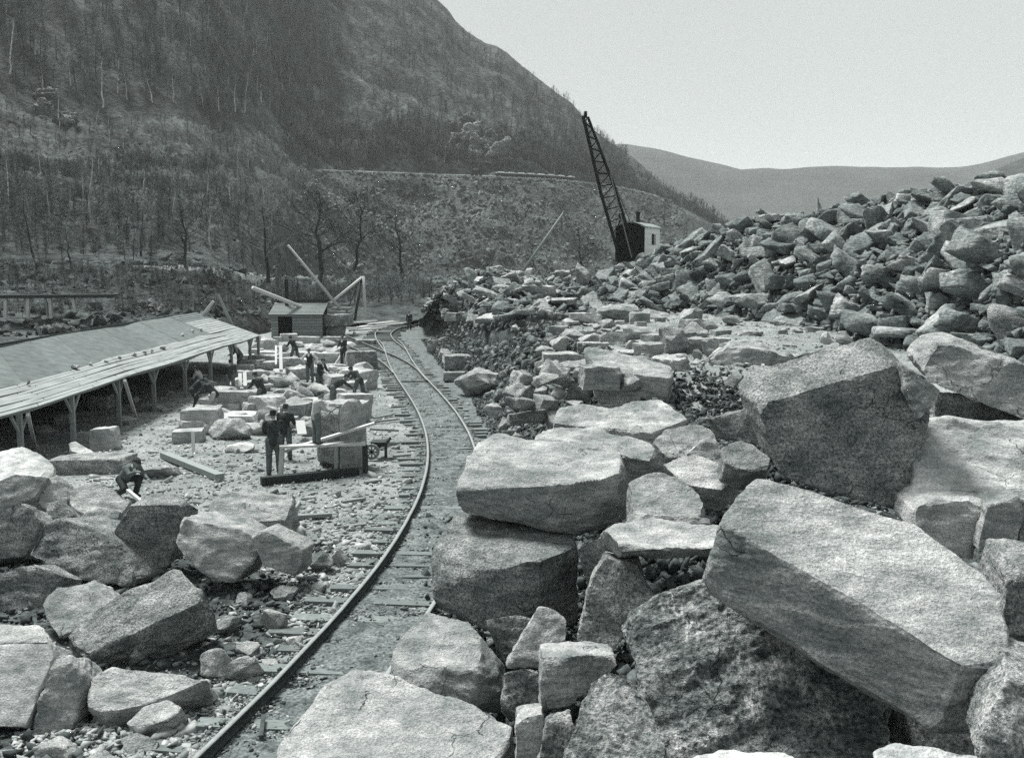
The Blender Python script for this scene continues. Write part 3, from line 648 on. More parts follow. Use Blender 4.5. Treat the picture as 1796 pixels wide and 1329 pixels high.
blk([(850,1085),(905,1078),(960,1090),(940,1150),(885,1150)], 11.8, (0,-1,.4), (0,.8,-.4), 'filler rock darkened for shade in the gap beneath the dark-sided block', mat='rock_dark')
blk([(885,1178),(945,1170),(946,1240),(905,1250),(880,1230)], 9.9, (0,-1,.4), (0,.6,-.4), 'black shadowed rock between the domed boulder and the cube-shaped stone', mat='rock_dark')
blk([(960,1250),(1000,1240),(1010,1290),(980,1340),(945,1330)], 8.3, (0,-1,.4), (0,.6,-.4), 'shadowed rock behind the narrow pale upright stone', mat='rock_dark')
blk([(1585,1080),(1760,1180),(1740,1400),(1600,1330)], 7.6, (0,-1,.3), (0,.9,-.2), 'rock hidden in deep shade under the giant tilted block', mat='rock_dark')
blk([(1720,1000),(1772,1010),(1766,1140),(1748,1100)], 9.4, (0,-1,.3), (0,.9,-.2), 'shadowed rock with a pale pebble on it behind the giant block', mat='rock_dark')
# ================= FOREGROUND BOULDERS, LEFT =================
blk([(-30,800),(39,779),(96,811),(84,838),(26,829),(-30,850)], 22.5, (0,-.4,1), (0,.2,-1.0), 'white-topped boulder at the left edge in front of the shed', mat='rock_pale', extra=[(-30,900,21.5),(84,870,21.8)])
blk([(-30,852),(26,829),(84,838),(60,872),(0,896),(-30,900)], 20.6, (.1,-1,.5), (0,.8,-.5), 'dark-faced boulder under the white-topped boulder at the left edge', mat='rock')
blk([(66,880),(75,845),(100,832),(118,860),(116,905),(85,905)], 20.8, (.2,-1,.7), (0,.8,-.4), 'grey wedge rock between two left-edge boulders', mat='rock')
blk([(118,862),(161,845),(192,855),(230,878),(212,903),(152,904),(125,900)], 20.6, (0,-.9,1), (0,.3,-.6), 'smooth low grey boulder behind the left pile')
blk([(81,882),(105,875),(137,907),(125,920),(82,912)], 19.2, (.1,-.8,.7), (0,.5,-.3), 'small dark rock above the speckled boulder', mat='rock_dark')
blk([(135,903),(174,891),(211,898),(200,930),(165,928)], 18.9, (0,-.8,.8), (0,.5,-.4), 'small rounded rock left of the dark upright slab')
blk([(46,973),(74,914),(113,912),(174,933),(202,948),(237,1014),(225,1030),(205,1012),(152,1019),(98,996)], 17.2, (-.25,-1,.6), (.3,.9,-.15), 'speckled grey boulder on top of the left pile', mat='rock_dark', rough=.026)
blk([(226,886),(318,884),(312,933),(297,990),(257,1013),(234,994),(218,960),(200,933)], 17.6, (.1,-1,.1), (.15,.65,.05), 'dark flat-topped slab standing upright in the left pile', mat='rock_dark', rough=.016)
blk([(307,948),(322,910),(361,919),(405,923),(438,937),(458,972),(409,1026),(375,1021),(331,986)], 16.9, (.2,-1,.6), (.1,1.0,-.1), 'rounded pale boulder right of the dark upright slab', rough=.028)
blk([(438,938),(462,930),(505,950),(531,963),(527,995),(514,1012),(462,990)], 16.9, (.35,-1,.5), (.1,.8,-.1), 'smooth grey boulder at the right end of the left pile')
blk([(346,900),(383,869),(436,858),(514,862),(519,885),(505,912),(436,915),(370,912)], 20.8, (0,-.45,1), (.05,.2,-.55), 'broad flat boulder lying on the chippings behind the left pile', extra=[(503,938,20.7),(440,926,20.8)])
blk([(74,1056),(100,1033),(166,1017),(211,1060),(150,1085),(105,1118),(84,1098)], 14.8, (-.1,-.6,1), (.1,.6,-.4), 'wedge boulder with pale top above the long black-fronted boulder', mat='rock')
blk([(105,1122),(150,1085),(209,1064),(270,1029),(305,998),(348,1029),(370,1046),(330,1060),(240,1100),(150,1150)], 14.0, (-.25,-.55,1), (.15,.3,-.6), 'long boulder with a black front across the left pile', mat='rock_dark', extra=[(140,1176,14.3),(196,1150,14.4),(314,1126,14.5),(368,1085,14.8)], rough=.03)  # darker stone all over so the shaded front reads black
blk([(-30,1012),(57,988),(113,1012),(80,1052),(70,1094),(-30,1094)], 15.8, (.1,-1,.5), (0,.8,-.3), 'dark mossy-looking boulder at the left edge of the pile', mat='rock_dark')
blk([(-30,905),(0,896),(46,880),(72,915),(45,975),(-30,985)], 18.2, (.1,-1,.4), (0,.8,-.4), 'filler boulder darkened for the shaded gap at the left edge above the dark boulder', mat='rock_dark')  # added filler; its dark tone replaces shade in the pile
blk([(-30,1094),(70,1094),(92,1126),(-30,1130)], 13.8, (0,-.3,1), (0,.4,-.5), 'grey flat stone at the left edge above the white block')
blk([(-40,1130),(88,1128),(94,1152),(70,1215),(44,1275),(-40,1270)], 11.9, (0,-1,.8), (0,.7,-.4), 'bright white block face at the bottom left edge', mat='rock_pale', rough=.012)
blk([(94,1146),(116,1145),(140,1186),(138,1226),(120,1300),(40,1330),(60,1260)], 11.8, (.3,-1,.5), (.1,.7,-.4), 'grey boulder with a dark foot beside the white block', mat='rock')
blk([(146,1191),(196,1171),(260,1178),(322,1186),(366,1190),(300,1215),(261,1234),(180,1250),(140,1235)], 12.1, (0,-.45,1), (.0,.3,-.55), 'low wide boulder at the bottom of the left pile', mat='rock', extra=[(260,1262,12.2),(360,1225,12.5)])
blk([(222,1268),(253,1237),(296,1228),(320,1240),(300,1260),(240,1280)], 11.6, (0,-.4,1), (.0,.2,-.25), 'dark-fronted stone in front of the low wide boulder', mat='rock')
blk([(209,1290),(240,1283),(279,1300),(268,1326),(225,1326)], 11.2, (0,-.7,1), (.0,.15,-.2), 'small pale pointed stone at the bottom left of the track')
for i, (x, y, w_, h_, lab) in enumerate([(236,1140,44,40,'small pyramid-shaped stone among chips below the black-fronted boulder'),(380,1152,74,58,'pale pointed stone beside the track with one sloping face'),(430,1162,70,50,'split grey stone between the pale pointed stone and the rail'),
    (396,1090,54,38,'small rock with a bright edge right of the black-fronted boulder'),(482,1075,52,52,'pale angular stone close to the rail'),(440,1125,60,34,'flat stone lying near the rail below the angular stone'),(564,976,50,42,'broken stone by the sleeper ends'),
    (600,968,40,34,'rounded stone touching the sleeper ends'),(288,1268,40,22,'flat light chip stone below the left pile'),(372,1205,26,34,'small light grey stone at the end of the low wide boulder'),(350,1200,60,30,'stone half buried behind the low wide boulder'),
    (420,1040,50,26,'black shadowed stone under the rounded pale boulder'),(500,1030,60,26,'stone in shade under the smooth grey boulder'),(520,1110,40,22,'flat chip of stone just left of the rail'),(100,1300,90,40,'dark stone at the bottom left corner'),
    (330,1310,60,30,'grey stone beside the nearest sleeper'),(180,1315,70,30,'low stone at the bottom edge left of the track'),(560,1020,40,18,'flat pale stone on the chippings beside the sleepers'),(470,1150,36,22,'little stone next to the left rail')]):
    p = G(x, y + h_*.35, .1); s = w_/F*p.y; hh = max(.12, h_/F*p.y*.9); rs = np.random.RandomState(i+90)
    pts = rs.normal(size=(11, 3)); pts /= np.linalg.norm(pts, axis=1)[:, None]; pts *= [s*.55, s*.42, hh*.6]; pts += [p.x, p.y, float(ground_z(p.x, p.y)) + hh*.4]
    rock_from(pts, lab, 'stone', 'rock', name='stone', rough=.03)
# ================= MID-GROUND STONES =================
def loose(x, y, wp, hp, z, lab, mat='rock', depth=.7, seed=0, slab=False, rot=0, name='stone', rough=.03, group=None):
    """stone of wp x hp photo pixels whose foot is at photo (x, y+hp/2) on level z"""
    p = G(x, y + hp*.42, z); s = wp/F*p.y; hh = max(.1, hp/F*p.y*.95); rs = np.random.RandomState(seed + 300)
    if slab:
        pts = np.array([[a, b, c] for a in (-.5, .5) for b in (-.5, .5) for c in (0, 1)]) + rs.uniform(-.06, .06, (8, 3)); pts *= [s, s*depth, hh]
    else:
        pts = rs.normal(size=(12, 3)); pts /= np.linalg.norm(pts, axis=1)[:, None]; pts *= [s*.56, s*.5*depth, hh*.6]; pts[:, 2] += hh*.42
    c, s_ = math.cos(rot), math.sin(rot); pts[:, :2] = pts[:, :2] @ np.array([[c, s_], [-s_, c]]); pts += [p.x, p.y + s*depth*.3, z - .05]
    return rock_from(pts, lab, 'stone', mat, name=name, rough=rough, L=max(.04, p.y*5.5/1725), group=group, chip=.9)
MID = [(963,537,66,36,3.0,'dark round-topped rock left of the gravel flat','rock'),(862,530,60,24,2.7,'pale low rock on the left heap foot','rock'),(1031,556,64,28,3.0,'pale flat slab lying before the low heap','rock_pale'),
 (1095,549,104,34,3.0,'long slab with a dark shadow under its left end','rock'),(1118,583,72,32,3.0,'white-topped rock with sharp peak behind the white-topped block','rock'),(1001,590,50,32,2.9,'pale peaked rock at the top of the rubble slope','rock'),
 (1174,600,68,64,2.8,'big dark boulder on the flat behind the squared block','rock_dark'),(1218,592,62,60,2.8,'pale tapering rock leaning on the big dark boulder','rock'),(963,612,46,26,2.6,'squared stone on the rubble slope','rock'),(1264,530,52,40,3.0,'rounded rock at the heap foot behind the gravel','rock'),
 (1208,556,74,36,3.0,'wide grey rock left of the gravel flat','rock'),(1318,584,48,22,3.0,'small dark-ended rock lying on the gravel flat','rock_dark'),(1318,634,156,72,2.6,'large wedge slab with a black shadow under its left end','rock'),(1298,656,98,28,2.5,'thin pale slab in front of the large wedge slab','rock_pale'),
 (1256,612,70,40,2.8,'pale leaning slab left of the large wedge slab','rock'),(1423,655,38,28,2.7,'little dark rock behind the upright slab','rock_dark'),(1412,626,40,26,2.8,'small brown-grey rock beside the large wedge slab','rock_dark'),(1386,604,30,16,2.9,'small rock near the end of the large wedge slab','rock'),
 (1452,592,24,26,3.0,'white-ended cut block on the gravel flat','rock_pale'),(1483,592,40,26,3.0,'grooved cut block on the gravel flat','rock'),(1052,597,80,28,2.9,'flat pale slab behind the peaked rock','rock'),(1075,620,76,30,2.7,'long pale rock just behind the white-topped block','rock'),
 (1000,620,40,26,2.5,'pale stone at the head of the stacked cut stones','rock'),(1145,548,60,26,3.0,'grey rock behind the big dark boulder','rock'),(900,545,40,22,2.9,'light rock on the brink of the dark slope','rock'),(935,562,60,20,2.9,'flat light slab on the brink of the dark slope','rock'),
 (820,548,46,18,2.2,'small flat slab near the left end of the low heap','rock'),(1020,520,56,28,3.0,'grey tilted rock in front of the low heap','rock'),(1245,572,44,26,3.0,'small pale rock on the gravel near the dark boulder','rock'),
 (1430,575,36,16,3.0,'flat dark chip on the gravel near the cut block','rock'),(1285,560,40,18,3.0,'low stone at the rear of the gravel flat','rock'),(1230,660,40,22,2.2,'stone on the dark rubble right of the white-topped block','rock_dark'),(1265,640,60,20,2.4,'pale stone above the dark rubble hollow','rock')]
for i, m_ in enumerate(MID): loose(m_[0], m_[1], m_[2], m_[3], m_[4], m_[5], m_[6], seed=i, depth=.8)
# stones along the right of the track and the stacked cut stones
TRK = [(770,596,30,26,.1,'pale boulder on the far side of the track below the bushes',0),(757,610,20,20,.1,'small grey stone beside the far pale boulder',0),(778,622,30,24,.1,'white-topped stone next to the far pair of slabs',0),(800,628,50,12,.5,'thin pale slab resting on stones right of the track',1),
 (806,636,56,26,.1,'squared stone carrying the thin pale slab',1),(797,660,38,16,.1,'white-topped flat stone beside the right rail',1),(838,668,84,56,.1,'broad grey boulder with a pale jagged left end',0),(830,720,10,6,.1,'tiny stone by the rail',0)]
for i, t in enumerate(TRK[:7]): loose(*t[:6], seed=50 + i, slab=bool(t[6]), depth=.7)
rs = random.Random(5); n = 0
CN = ('lowest course', 'second course', 'third course', 'fourth course', 'top course')
for row, (yb, xs, xe) in enumerate([(745,850,975),(722,842,1000),(697,880,1030),(672,905,1035),(650,930,1035)]):
    x = xs + rs.uniform(-8, 8)
    while x < xe:
        wp = rs.choice((24, 32, 40, 55, 70))*rs.uniform(.8, 1.15)*(1 - row*.05); Yd = 27 + row*.75 + rs.uniform(-.25, .3); hpx = rs.uniform(17, 31)
        p = P(x + wp/2, yb - 9 + rs.uniform(-7, 7), Yd); s = wp/F*Yd; hh = hpx/F*Yd; q_ = np.random.RandomState(n)
        if n % 3 == 0: pts = q_.normal(size=(10, 3)); pts /= np.linalg.norm(pts, axis=1)[:, None]; pts *= [.55, .5, .55]
        else: pts = np.array([[a, b, c] for a in (-.5, .5) for b in (-.5, .5) for c in (-.5, .5)]) + q_.uniform(-.15, .15, (8, 3))
        pts *= [s, rs.uniform(.5, .9), hh]; pts = pts @ np.array(Euler((rs.gauss(.1, .2), rs.gauss(0, .16), rs.gauss(0, .45))).to_matrix()).T; pts += [p.x, p.y, p.z]
        rock_from(pts, ('pale' if n % 3 else 'grey') + ' rough cut stone in the %s of the loose stack by the track' % CN[row], 'cut stone', ('rock', 'rock_dark', 'rock')[n % 3], L=.08, rough=.035, name='cut_stone', group='rough cut stones stacked beside the track', smooth=False)
        x += wp + rs.uniform(-4, 10); n += 1
# stones strewn over the upper flat between the slope and the heap
rs = random.Random(44); n = 0; LB = [(a[0], a[1]) for a in MID]
tr__ = 0
while n < 95 and tr__ < 4000:
    tr__ += 1
    x = rs.uniform(770, 1430); y = rs.uniform(540, 668)
    if x > 1200 and not (y > 600 and x < 1330) and rs.random() < .8: continue
    if x < 960 and y > 560 + (x - 770)*.12: continue
    if x < 1240 and y > 600 and x < 960: continue
    if any(abs(x-a) < 20 and abs(y-b) < 9 for a, b in LB): continue
    LB.append((x, y)); w_ = rs.uniform(18, 50)*(.7 + (y-540)/160); z_ = 3.0 if y < 580 else 2.9
    if x < 900: z_ = 2.4
    loose(x, y, w_, w_*rs.uniform(.35, .7), z_, ('small ' if w_ < 26 else 'medium ' if w_ < 42 else 'large ') + ('flat slab' if n % 3 == 0 else 'angular rock') + (' before the low heap' if y < 575 else ' amid the upper flat' if y < 615 else ' behind the squared white-topped block') + (', near the dark slope' if x < 1000 else ', left of the big dark boulder' if x < 1130 else ', beside the big dark boulder' if x < 1260 else ', on the gravel flat'), 'rock', .9, 500 + n, n % 3 == 0, rs.gauss(0, .5), group='rocks strewn on the upper flat'); n += 1
# ---- chips and rubble lying about (uncountable)
def chips(name, n, fn, smin, smax, mat, label, flatn=.45, lift=.0, tilt=.35):
    pts = fn(n); n = len(pts); z = ground_z(pts[:, 0], pts[:, 1]); pos = np.stack([pts[:, 0], pts[:, 1], z + lift], 1)
    sz = smin*(smax/smin)**(RS.rand(n)**2.2); sc = np.stack([sz, sz*RS.uniform(.6, 1, n), sz*RS.uniform(.25, flatn+.3, n)], 1)
    v, f = merge(SMALLM if smax > .39 else SMALL, RS.randint(0, 10, n), pos, rots(n, tilt), sc); return tag(mesh_obj(name, v, f, M[mat]), label, name.replace('_', ' '), kind='stuff')
def fan(x0, x1, ya, yb, excl=True, pw=1.0):
    def fn(n):
        px = RS.uniform(x0, x1, n); py = RS.uniform(ya, yb, n)*1.0; Y = H*F/(py - HOR + 1)*.98; X_ = (px - 898)/F*Y
        p = np.stack([X_, Y], 1)
        p = p[(((p[:, 0] + 6.6)/2.9)**2 + ((p[:, 1] - 15.2)/3.6)**2 > 1) | (RS.rand(len(p)) < .12)]
        if excl:
            d = p[:, 0] - trackx(p[:, 1]); p = p[((np.abs(d) > .85) & (d < 1.1)) | (RS.rand(len(p)) < .06)]
        return p
    return fn
chips('stone_chippings', 26000, fan(-20, 900, 600, 1400), .05, .22, 'chip', 'pale stone chippings strewn over the yard floor', .4, .01)
chips('stone_chippings', 2600, fan(150, 900, 640, 1400), .14, .42, 'chip', 'hand-sized broken stones scattered over the yard floor', .4, .01)
def bank(n):
    Y = RS.uniform(4, 78, n); Y = 4 + 74*RS.rand(n)**1.3; s = RS.uniform(-.6, 3.2, n); return np.stack([bankx(Y) + s, Y], 1)
chips('rubble', 24000, bank, .07, .34, 'chip_dark', 'dark tipped rubble on the slope between track and upper flat', .6, .02, .8)
chips('rubble', 5000, lambda n: (lambda q: q[(q[:, 0] < -3.6)])(np.stack([RS.uniform(-14, -3.4, n), RS.uniform(9, 20, n)], 1)), .08, .34, 'chip_dark', 'rubble darkened for the shade under and between the boulders of the left pile', .6, .02, .7)  # dark chips stand in for shade between the left boulders
chips('rubble', 900, lambda n: (lambda Y: np.stack([bankx(Y) + RS.uniform(0, 3.0, n), Y], 1))(RS.uniform(22, 76, n)), .3, .75, 'heap', 'broken stones packed in the dark slope right of the track', .6, .05, .6)
def bench(n):
    Y = 14 + 42*RS.rand(n)**1.2; s = RS.uniform(3.0, 30, n); return np.stack([bankx(Y) + s, Y], 1)
chips('gravel', 12000, bench, .06, .26, 'chip', 'pale gravel on the upper flat in front of the rock heap', .45, .01)
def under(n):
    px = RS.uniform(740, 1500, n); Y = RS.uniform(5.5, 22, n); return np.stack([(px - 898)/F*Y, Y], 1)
chips('rubble', 2600, under, .1, .42, 'chip_dark', 'rubble darkened for shade in the gaps under the foreground boulders', .7, .1, .8)  # dark chips put shade into the gaps below the blocks
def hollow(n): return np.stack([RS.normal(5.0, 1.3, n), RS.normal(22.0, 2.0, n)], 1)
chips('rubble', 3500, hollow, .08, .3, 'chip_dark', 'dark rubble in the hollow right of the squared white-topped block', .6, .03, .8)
def onbed(n):
    i = RS.rand(n)**2.4*(len(RCD)-2); a = RCD[i.astype(int)]; return a + RS.uniform(-1.0, 1.0, (n, 2))
chips('grit', 9000, onbed, .025, .14, 'chip_dark', 'dark grit and clinker trodden into the track', .5, .09)
chips('grit', 12000, onbed, .025, .11, 'chip', 'small grit and chips trodden into the track', .5, .085)
# ================= RAILWAY TRACK =================
trk = empty('railway_track', (RC_[40][0], RC_[40][1], 0)); tag(trk, 'standard gauge railway track curving through the stone yard', 'railway track')
def ribbon(line, prof, zf):
    V = []; K = len(prof); t = np.gradient(line, axis=0); t /= np.linalg.norm(t, axis=1)[:, None]; nn = np.stack([t[:, 1], -t[:, 0]], 1)
    for j in range(len(line)):
        z = zf(line[j])
        for a, b in prof: V.append((line[j][0] + nn[j][0]*a, line[j][1] + nn[j][1]*a, z + b))
    ii = np.arange(len(V)).reshape(-1, K); q = np.stack([ii[:-1], np.roll(ii, -1, 1)[:-1], np.roll(ii, -1, 1)[1:], ii[1:]], -1).reshape(-1, 4); return np.array(V), q
def gz(x, y): return float(ground_z(np.array([x]), np.array([y]))[0])
zr = lambda p: .035 + gz(p[0], p[1])*.3
RP = [(-.05, 0), (-.05, .015), (-.012, .03), (-.012, .095), (-.035, .11), (-.035, .14), (.035, .14), (.035, .11), (.012, .095), (.012, .03), (.05, .015), (.05, 0)]
def add_rail(line, parent):
    v, q = ribbon(line, RP, lambda p: zr(p) + .05); o = mesh_obj('rail', v - np.array(parent.location), q, M['rail'], parent)
    o.data.materials.append(M['railtop']); m_ = np.zeros(len(q), int); m_[np.arange(len(q)) % len(RP) == 5] = 1; o.data.polygons.foreach_set('material_index', m_); return o
add_rail(RL, trk); add_rail(RR, trk)
def sleepers(line, parent, start, end, step=.78):
    seg = np.linalg.norm(np.diff(line, axis=0), axis=1); cs = np.concatenate([[0], np.cumsum(seg)]); tot = cs[-1]; s = start; r_ = random.Random(2)
    while s < min(tot, end):
        x = np.interp(s, cs, line[:, 0]); y = np.interp(s, cs, line[:, 1]); x2 = np.interp(s + .3, cs, line[:, 0]); y2 = np.interp(s + .3, cs, line[:, 1])
        a = math.atan2(y2 - y, x2 - x) - math.pi/2 + r_.gauss(0, .05); L_ = r_.uniform(2.5, 2.95); o_ = r_.uniform(-.25, .2)
        w_ = r_.uniform(.2, .28); m_ = MB(); rot = Euler((r_.gauss(0, .01), r_.gauss(0, .012), a)).to_matrix()
        m_.box((x - parent.location.x + math.cos(a)*o_, y - parent.location.y + math.sin(a)*o_, gz(x, y)*.3 - .012 + r_.uniform(-.012, .012)), (L_, w_, .15), rot)
        m_.build('sleeper', M['sleeper'], parent); s += step*r_.uniform(.85, 1.15)
sleepers(RC_, trk, 0, 62)
# the turnout branch that swings left, and the far line
bj = [G(749,667,.17), G(729,645,.17), G(702,628,.17), G(672,616,.17), G(651,608,.17), G(620,594,.17), G(600,586,.17)]
def poly(pts, n=40):
    p = np.array([(q.x, q.y) for q in pts]); s = np.concatenate([[0], np.cumsum(np.linalg.norm(np.diff(p, axis=0), axis=1))]); t = np.linspace(0, s[-1], n)
    x = np.interp(t, s, p[:, 0]); y = np.interp(t, s, p[:, 1])
    for _ in range(6): x[1:-1] = (x[:-2] + x[2:] + x[1:-1]*2)/4; y[1:-1] = (y[:-2] + y[2:] + y[1:-1]*2)/4
    return np.stack([x, y], 1)
sp = empty('railway_siding', tuple(G(651, 608, 0))); tag(sp, 'siding branching left from the curved track towards the wooden derrick', 'railway siding')
B1 = poly(bj); add_rail(B1, sp); B2 = offset(B1, -1.435); add_rail(B2[4:], sp); sleepers(offset(B1, -.72), sp, 6, 60, 1.0)
fp = empty('railway_track', tuple(G(680, 590, 0))); tag(fp, 'far end of the line curving right behind the rubble bank', 'railway track')
F1 = poly([G(676,618,.17), G(660,596,.17), G(657,585,.17), G(668,574,.17), G(700,565,.17), G(740,561,.17)]); F2 = poly([G(713,614,.17), G(690,596,.17), G(684,586,.17), G(694,577,.17), G(722,570,.17), G(748,567,.17)])
add_rail(F1, fp); add_rail(F2, fp); sleepers((F1 + F2)/2, fp, 1, 60, 1.0)
rod = MB(); rod.bar(G(703,669,.14), G(752,669,.14), .06); tag(rod.build('switch_rod', M['rail']), 'iron rod lying across the track at the points', 'rod')
bb = MB(); bb.bar(G(462,1255,.12) , G(458,1292,.1), .05); tag(bb.build('iron_bar', M['rail']), 'short iron bar lying between the rails near the bottom', 'iron bar')
# ================= LONG SHED =================
ZE, ZR = 1.78, 2.95
def Ge(x, y): return G(x, y, ZE)
E0 = Ge(0, 731); E1 = Ge(456, 588); dE = (E0 - E1).normalized(); E0 = E0 + dE*6
R0 = G(0, 607, ZR); R1 = G(345, 548, ZR); R0 = R0 + (R0 - R1).normalized()*8
sh = empty('long_shed', ((E0.x + E1.x)/2 - 2, (E0.y + E1.y)/2, 0)); tag(sh, 'long low open-fronted shed with pale boarded eave beside the yard', 'shed')
def rp(s, t, lift=0):   # s along 0..1 near->far, t 0 eave .. 1 ridge
    a = E0.lerp(E1, s); b = R0.lerp(R1, s); p = a.lerp(b, t); return p + Vector((0, 0, lift + .035*math.sin(s*19) + .02*math.sin(s*47 + 1)))
NB = 9; bt = .34
for k in range(NB):   # long eave boards, lapped
    t0, t1 = bt*k/NB, bt*(k+1)/NB + .02; m_ = MB(); NS = 9
    for j in range(NS):
        o_ = .02*math.sin(k*2.3); s0, s1 = max(0, j/NS + o_*(j > 0)) + .0006, min(1, (j+1)/NS + o_*(j < NS-1)) - .0006; lf = .005*math.sin(j*3.1 + k*1.7)
        a, b, c, d = rp(s0, t0, .022 + lf), rp(s1, t0, .022 - lf), rp(s1, t1, .008), rp(s0, t1, .008); n_ = len(m_.v)
        m_.v += [tuple(q) for q in (a, b, c, d)] + [tuple(q - Vector((0, 0, .03))) for q in (a, b, c, d)]
        m_.f += [tuple(n_ + i for i in q) for q in ((0,1,2,3),(7,6,5,4),(0,4,5,1),(1,5,6,2),(2,6,7,3),(3,7,4,0))]
    build_wt(m_, 'roof_board', M['roof_board'], sh)
def slabq(pts, th, name, mat, parent):
    m_ = MB(); m_.v = [tuple(q) for q in pts] + [tuple(q - Vector((0, 0, th))) for q in pts]; n_ = len(pts)
    m_.f = [tuple(range(n_)), tuple(range(2*n_ - 1, n_ - 1, -1))] + [(i, n_ + i, n_ + (i+1) % n_, (i+1) % n_) for i in range(n_)]
    return build_wt(m_, name, mat, parent)
for j in range(11):   # felt sheets, each lapping the next
    s0, s1 = j/11*.83, (j+1)/11*.83 + .004; o_ = .004 + .012*(j % 2)
    slabq([rp(s0, bt, o_), rp(s1, bt, o_), rp(s1, 1, o_), rp(s0, 1, o_)], .02, 'roof_sheet', M['roof_felt'], sh)
for k in range(11):
    t0 = bt + (1-bt)*k/11; t1 = bt + (1-bt)*(k+1)/11 + .008
    a, b, c, d = rp(.832, t0, .03), rp(1, t0, .03), rp(1, t1, .004), rp(.832, t1, .004)
    slabq([a, b, c, d], .025, 'roof_board', M['roof_board'] if k < 7 else M['roof_felt'], sh)
# back slope
bs = [rp(0, 1), rp(1, 1), rp(1, 1) + Vector((-3, 0, -.8)), rp(0, 1) + Vector((-3, 0, -.8))]; slabq(bs, .03, 'back_roof', M['roof_felt'], sh)
m_ = MB(); [m_.bar(rp(i_/24, .02, -.06), rp((i_+1)/24, .02, -.06), .08, .1) for i_ in range(24)]; build_wt(m_, 'eave_beam', M['timber_mid'], sh)
m_ = MB(); m_.bar(rp(0, 1, -.1), rp(1, 1, -.1), .12, .16); build_wt(m_, 'ridge_beam', M['timber_dark'], sh)
m_ = MB(); m_.bar(rp(0, 1.0, -1.6) + Vector((-1.5, 0, 0)), rp(1, 1.0, -1.6) + Vector((-1.5, 0, 0)), .06, 2.9); build_wt(m_, 'back_wall', M['timber_dark'], sh)
def at_x(px):
    """point on the eave seen at photo column px"""
    lo, hi = 0., 1.
    for _ in range(40):
        s = (lo + hi)/2; p = rp(s, .03); sx = 898 + F*p.x/(p.y*math.cos(TH) - (p.z-H)*math.sin(TH))
        if sx < px: lo = s
        else: hi = s
    return s
for px in (-60, 33, 125, 206, 268, 323, 368, 405, 438, 453):
    s = at_x(px); tp = rp(s, .03, -.09); bt_ = Vector((tp.x, tp.y, gz(tp.x, tp.y) - .1)); m_ = MB(); m_.bar(bt_, tp, .12, .14); po = build_wt(m_, 'post', M['timber_mid'], sh)
    for e in (-1, 1):
        br = MB(); br.bar(tp + Vector((0, 0, -.62)), tp + Vector((.02, e*.5, -.04)), .06, .08); ob = mesh_obj('brace', np.array(br.v) - np.array(sh.location), br.f, M['timber_mid'], po)
    m_ = MB(); m_.bar(tp + Vector((0, 0, 0)), rp(s, .98, -.1), .08, .12); build_wt(m_, 'rafter', M['timber_dark'], sh)
for px, qx, qy in ((41, 62, 785), (211, 239, 733), (407, 419, 636)):
    s = at_x(px); tp = rp(s, 0, -.12); g = G(qx, qy, 0); m_ = MB(); m_.bar(g, tp + Vector((.08, 0, 0)), .1); build_wt(m_, 'raking_prop', M['timber'], sh)
STN = [(47,676,16),(132,649,22),(162,643,17),(187,639,12),(209,633,16),(236,627,14),(253,623,13),(267,620,12),(286,614,16),(320,591,11),(337,584,9),(353,582,8)]
order = ['nearest', 'second', 'third', 'fourth', 'fifth', 'sixth', 'seventh', 'eighth', 'ninth', 'tenth', 'eleventh', 'twelfth']
nr = Vector((rp(0, 1) - rp(0, 0)).cross(rp(1, 0) - rp(0, 0))).normalized(); nr = nr if nr.z > 0 else -nr
for i, (x, y, wp) in enumerate(STN):
    d = ray(x, y); o_ = Vector((0, 0, H)); t = (rp(.5, .5) - o_).dot(nr)/d.dot(nr); p = o_ + d*t; s = wp/F*p.y
    rs_ = np.random.RandomState(i); q = rs_.normal(size=(10, 3)); q /= np.linalg.norm(q, axis=1)[:, None]; q *= [s*.35, s*.6, .1]; q += [p.x, p.y, p.z + .11]
    rock_from(q, ('flat' if i % 2 else 'pale') + ' stone weighting the shed roof, %s in the row from the near end' % order[i], 'stone', 'rock_pale' if i in (1, 2, 5, 8) else 'rock', L=.1, name='roof_stone', group='stones weighting the shed roof')
# stones inside and in front of the shed
for i, t in enumerate([(174,706,36,26,0,'block of stone in the dark under the shed',1),(110,735,30,22,0,'stone block under the near end of the shed',1),(75,752,40,20,0,'low stone under the near end of the shed',0),(150,766,30,18,0,'small pale stone in front of the shed post',1),(181,770,44,42,0,'pale upright block leaning by the second shed post',1),
    (220,737,38,22,0,'grey stone at the foot of the raking prop',0),(265,716,36,14,0,'flat stone on the edge of the shed floor',1),(230,700,24,16,0,'small stone in the shed shadow',0),(290,690,30,12,0,'low stone under the middle of the shed',0),(345,655,24,14,0,'stone under the far half of the shed',0)]):
    loose(*t[:6], seed=80 + i, slab=bool(t[6]), depth=.8, mat='rock_pale' if i in (3, 4) else 'rock')
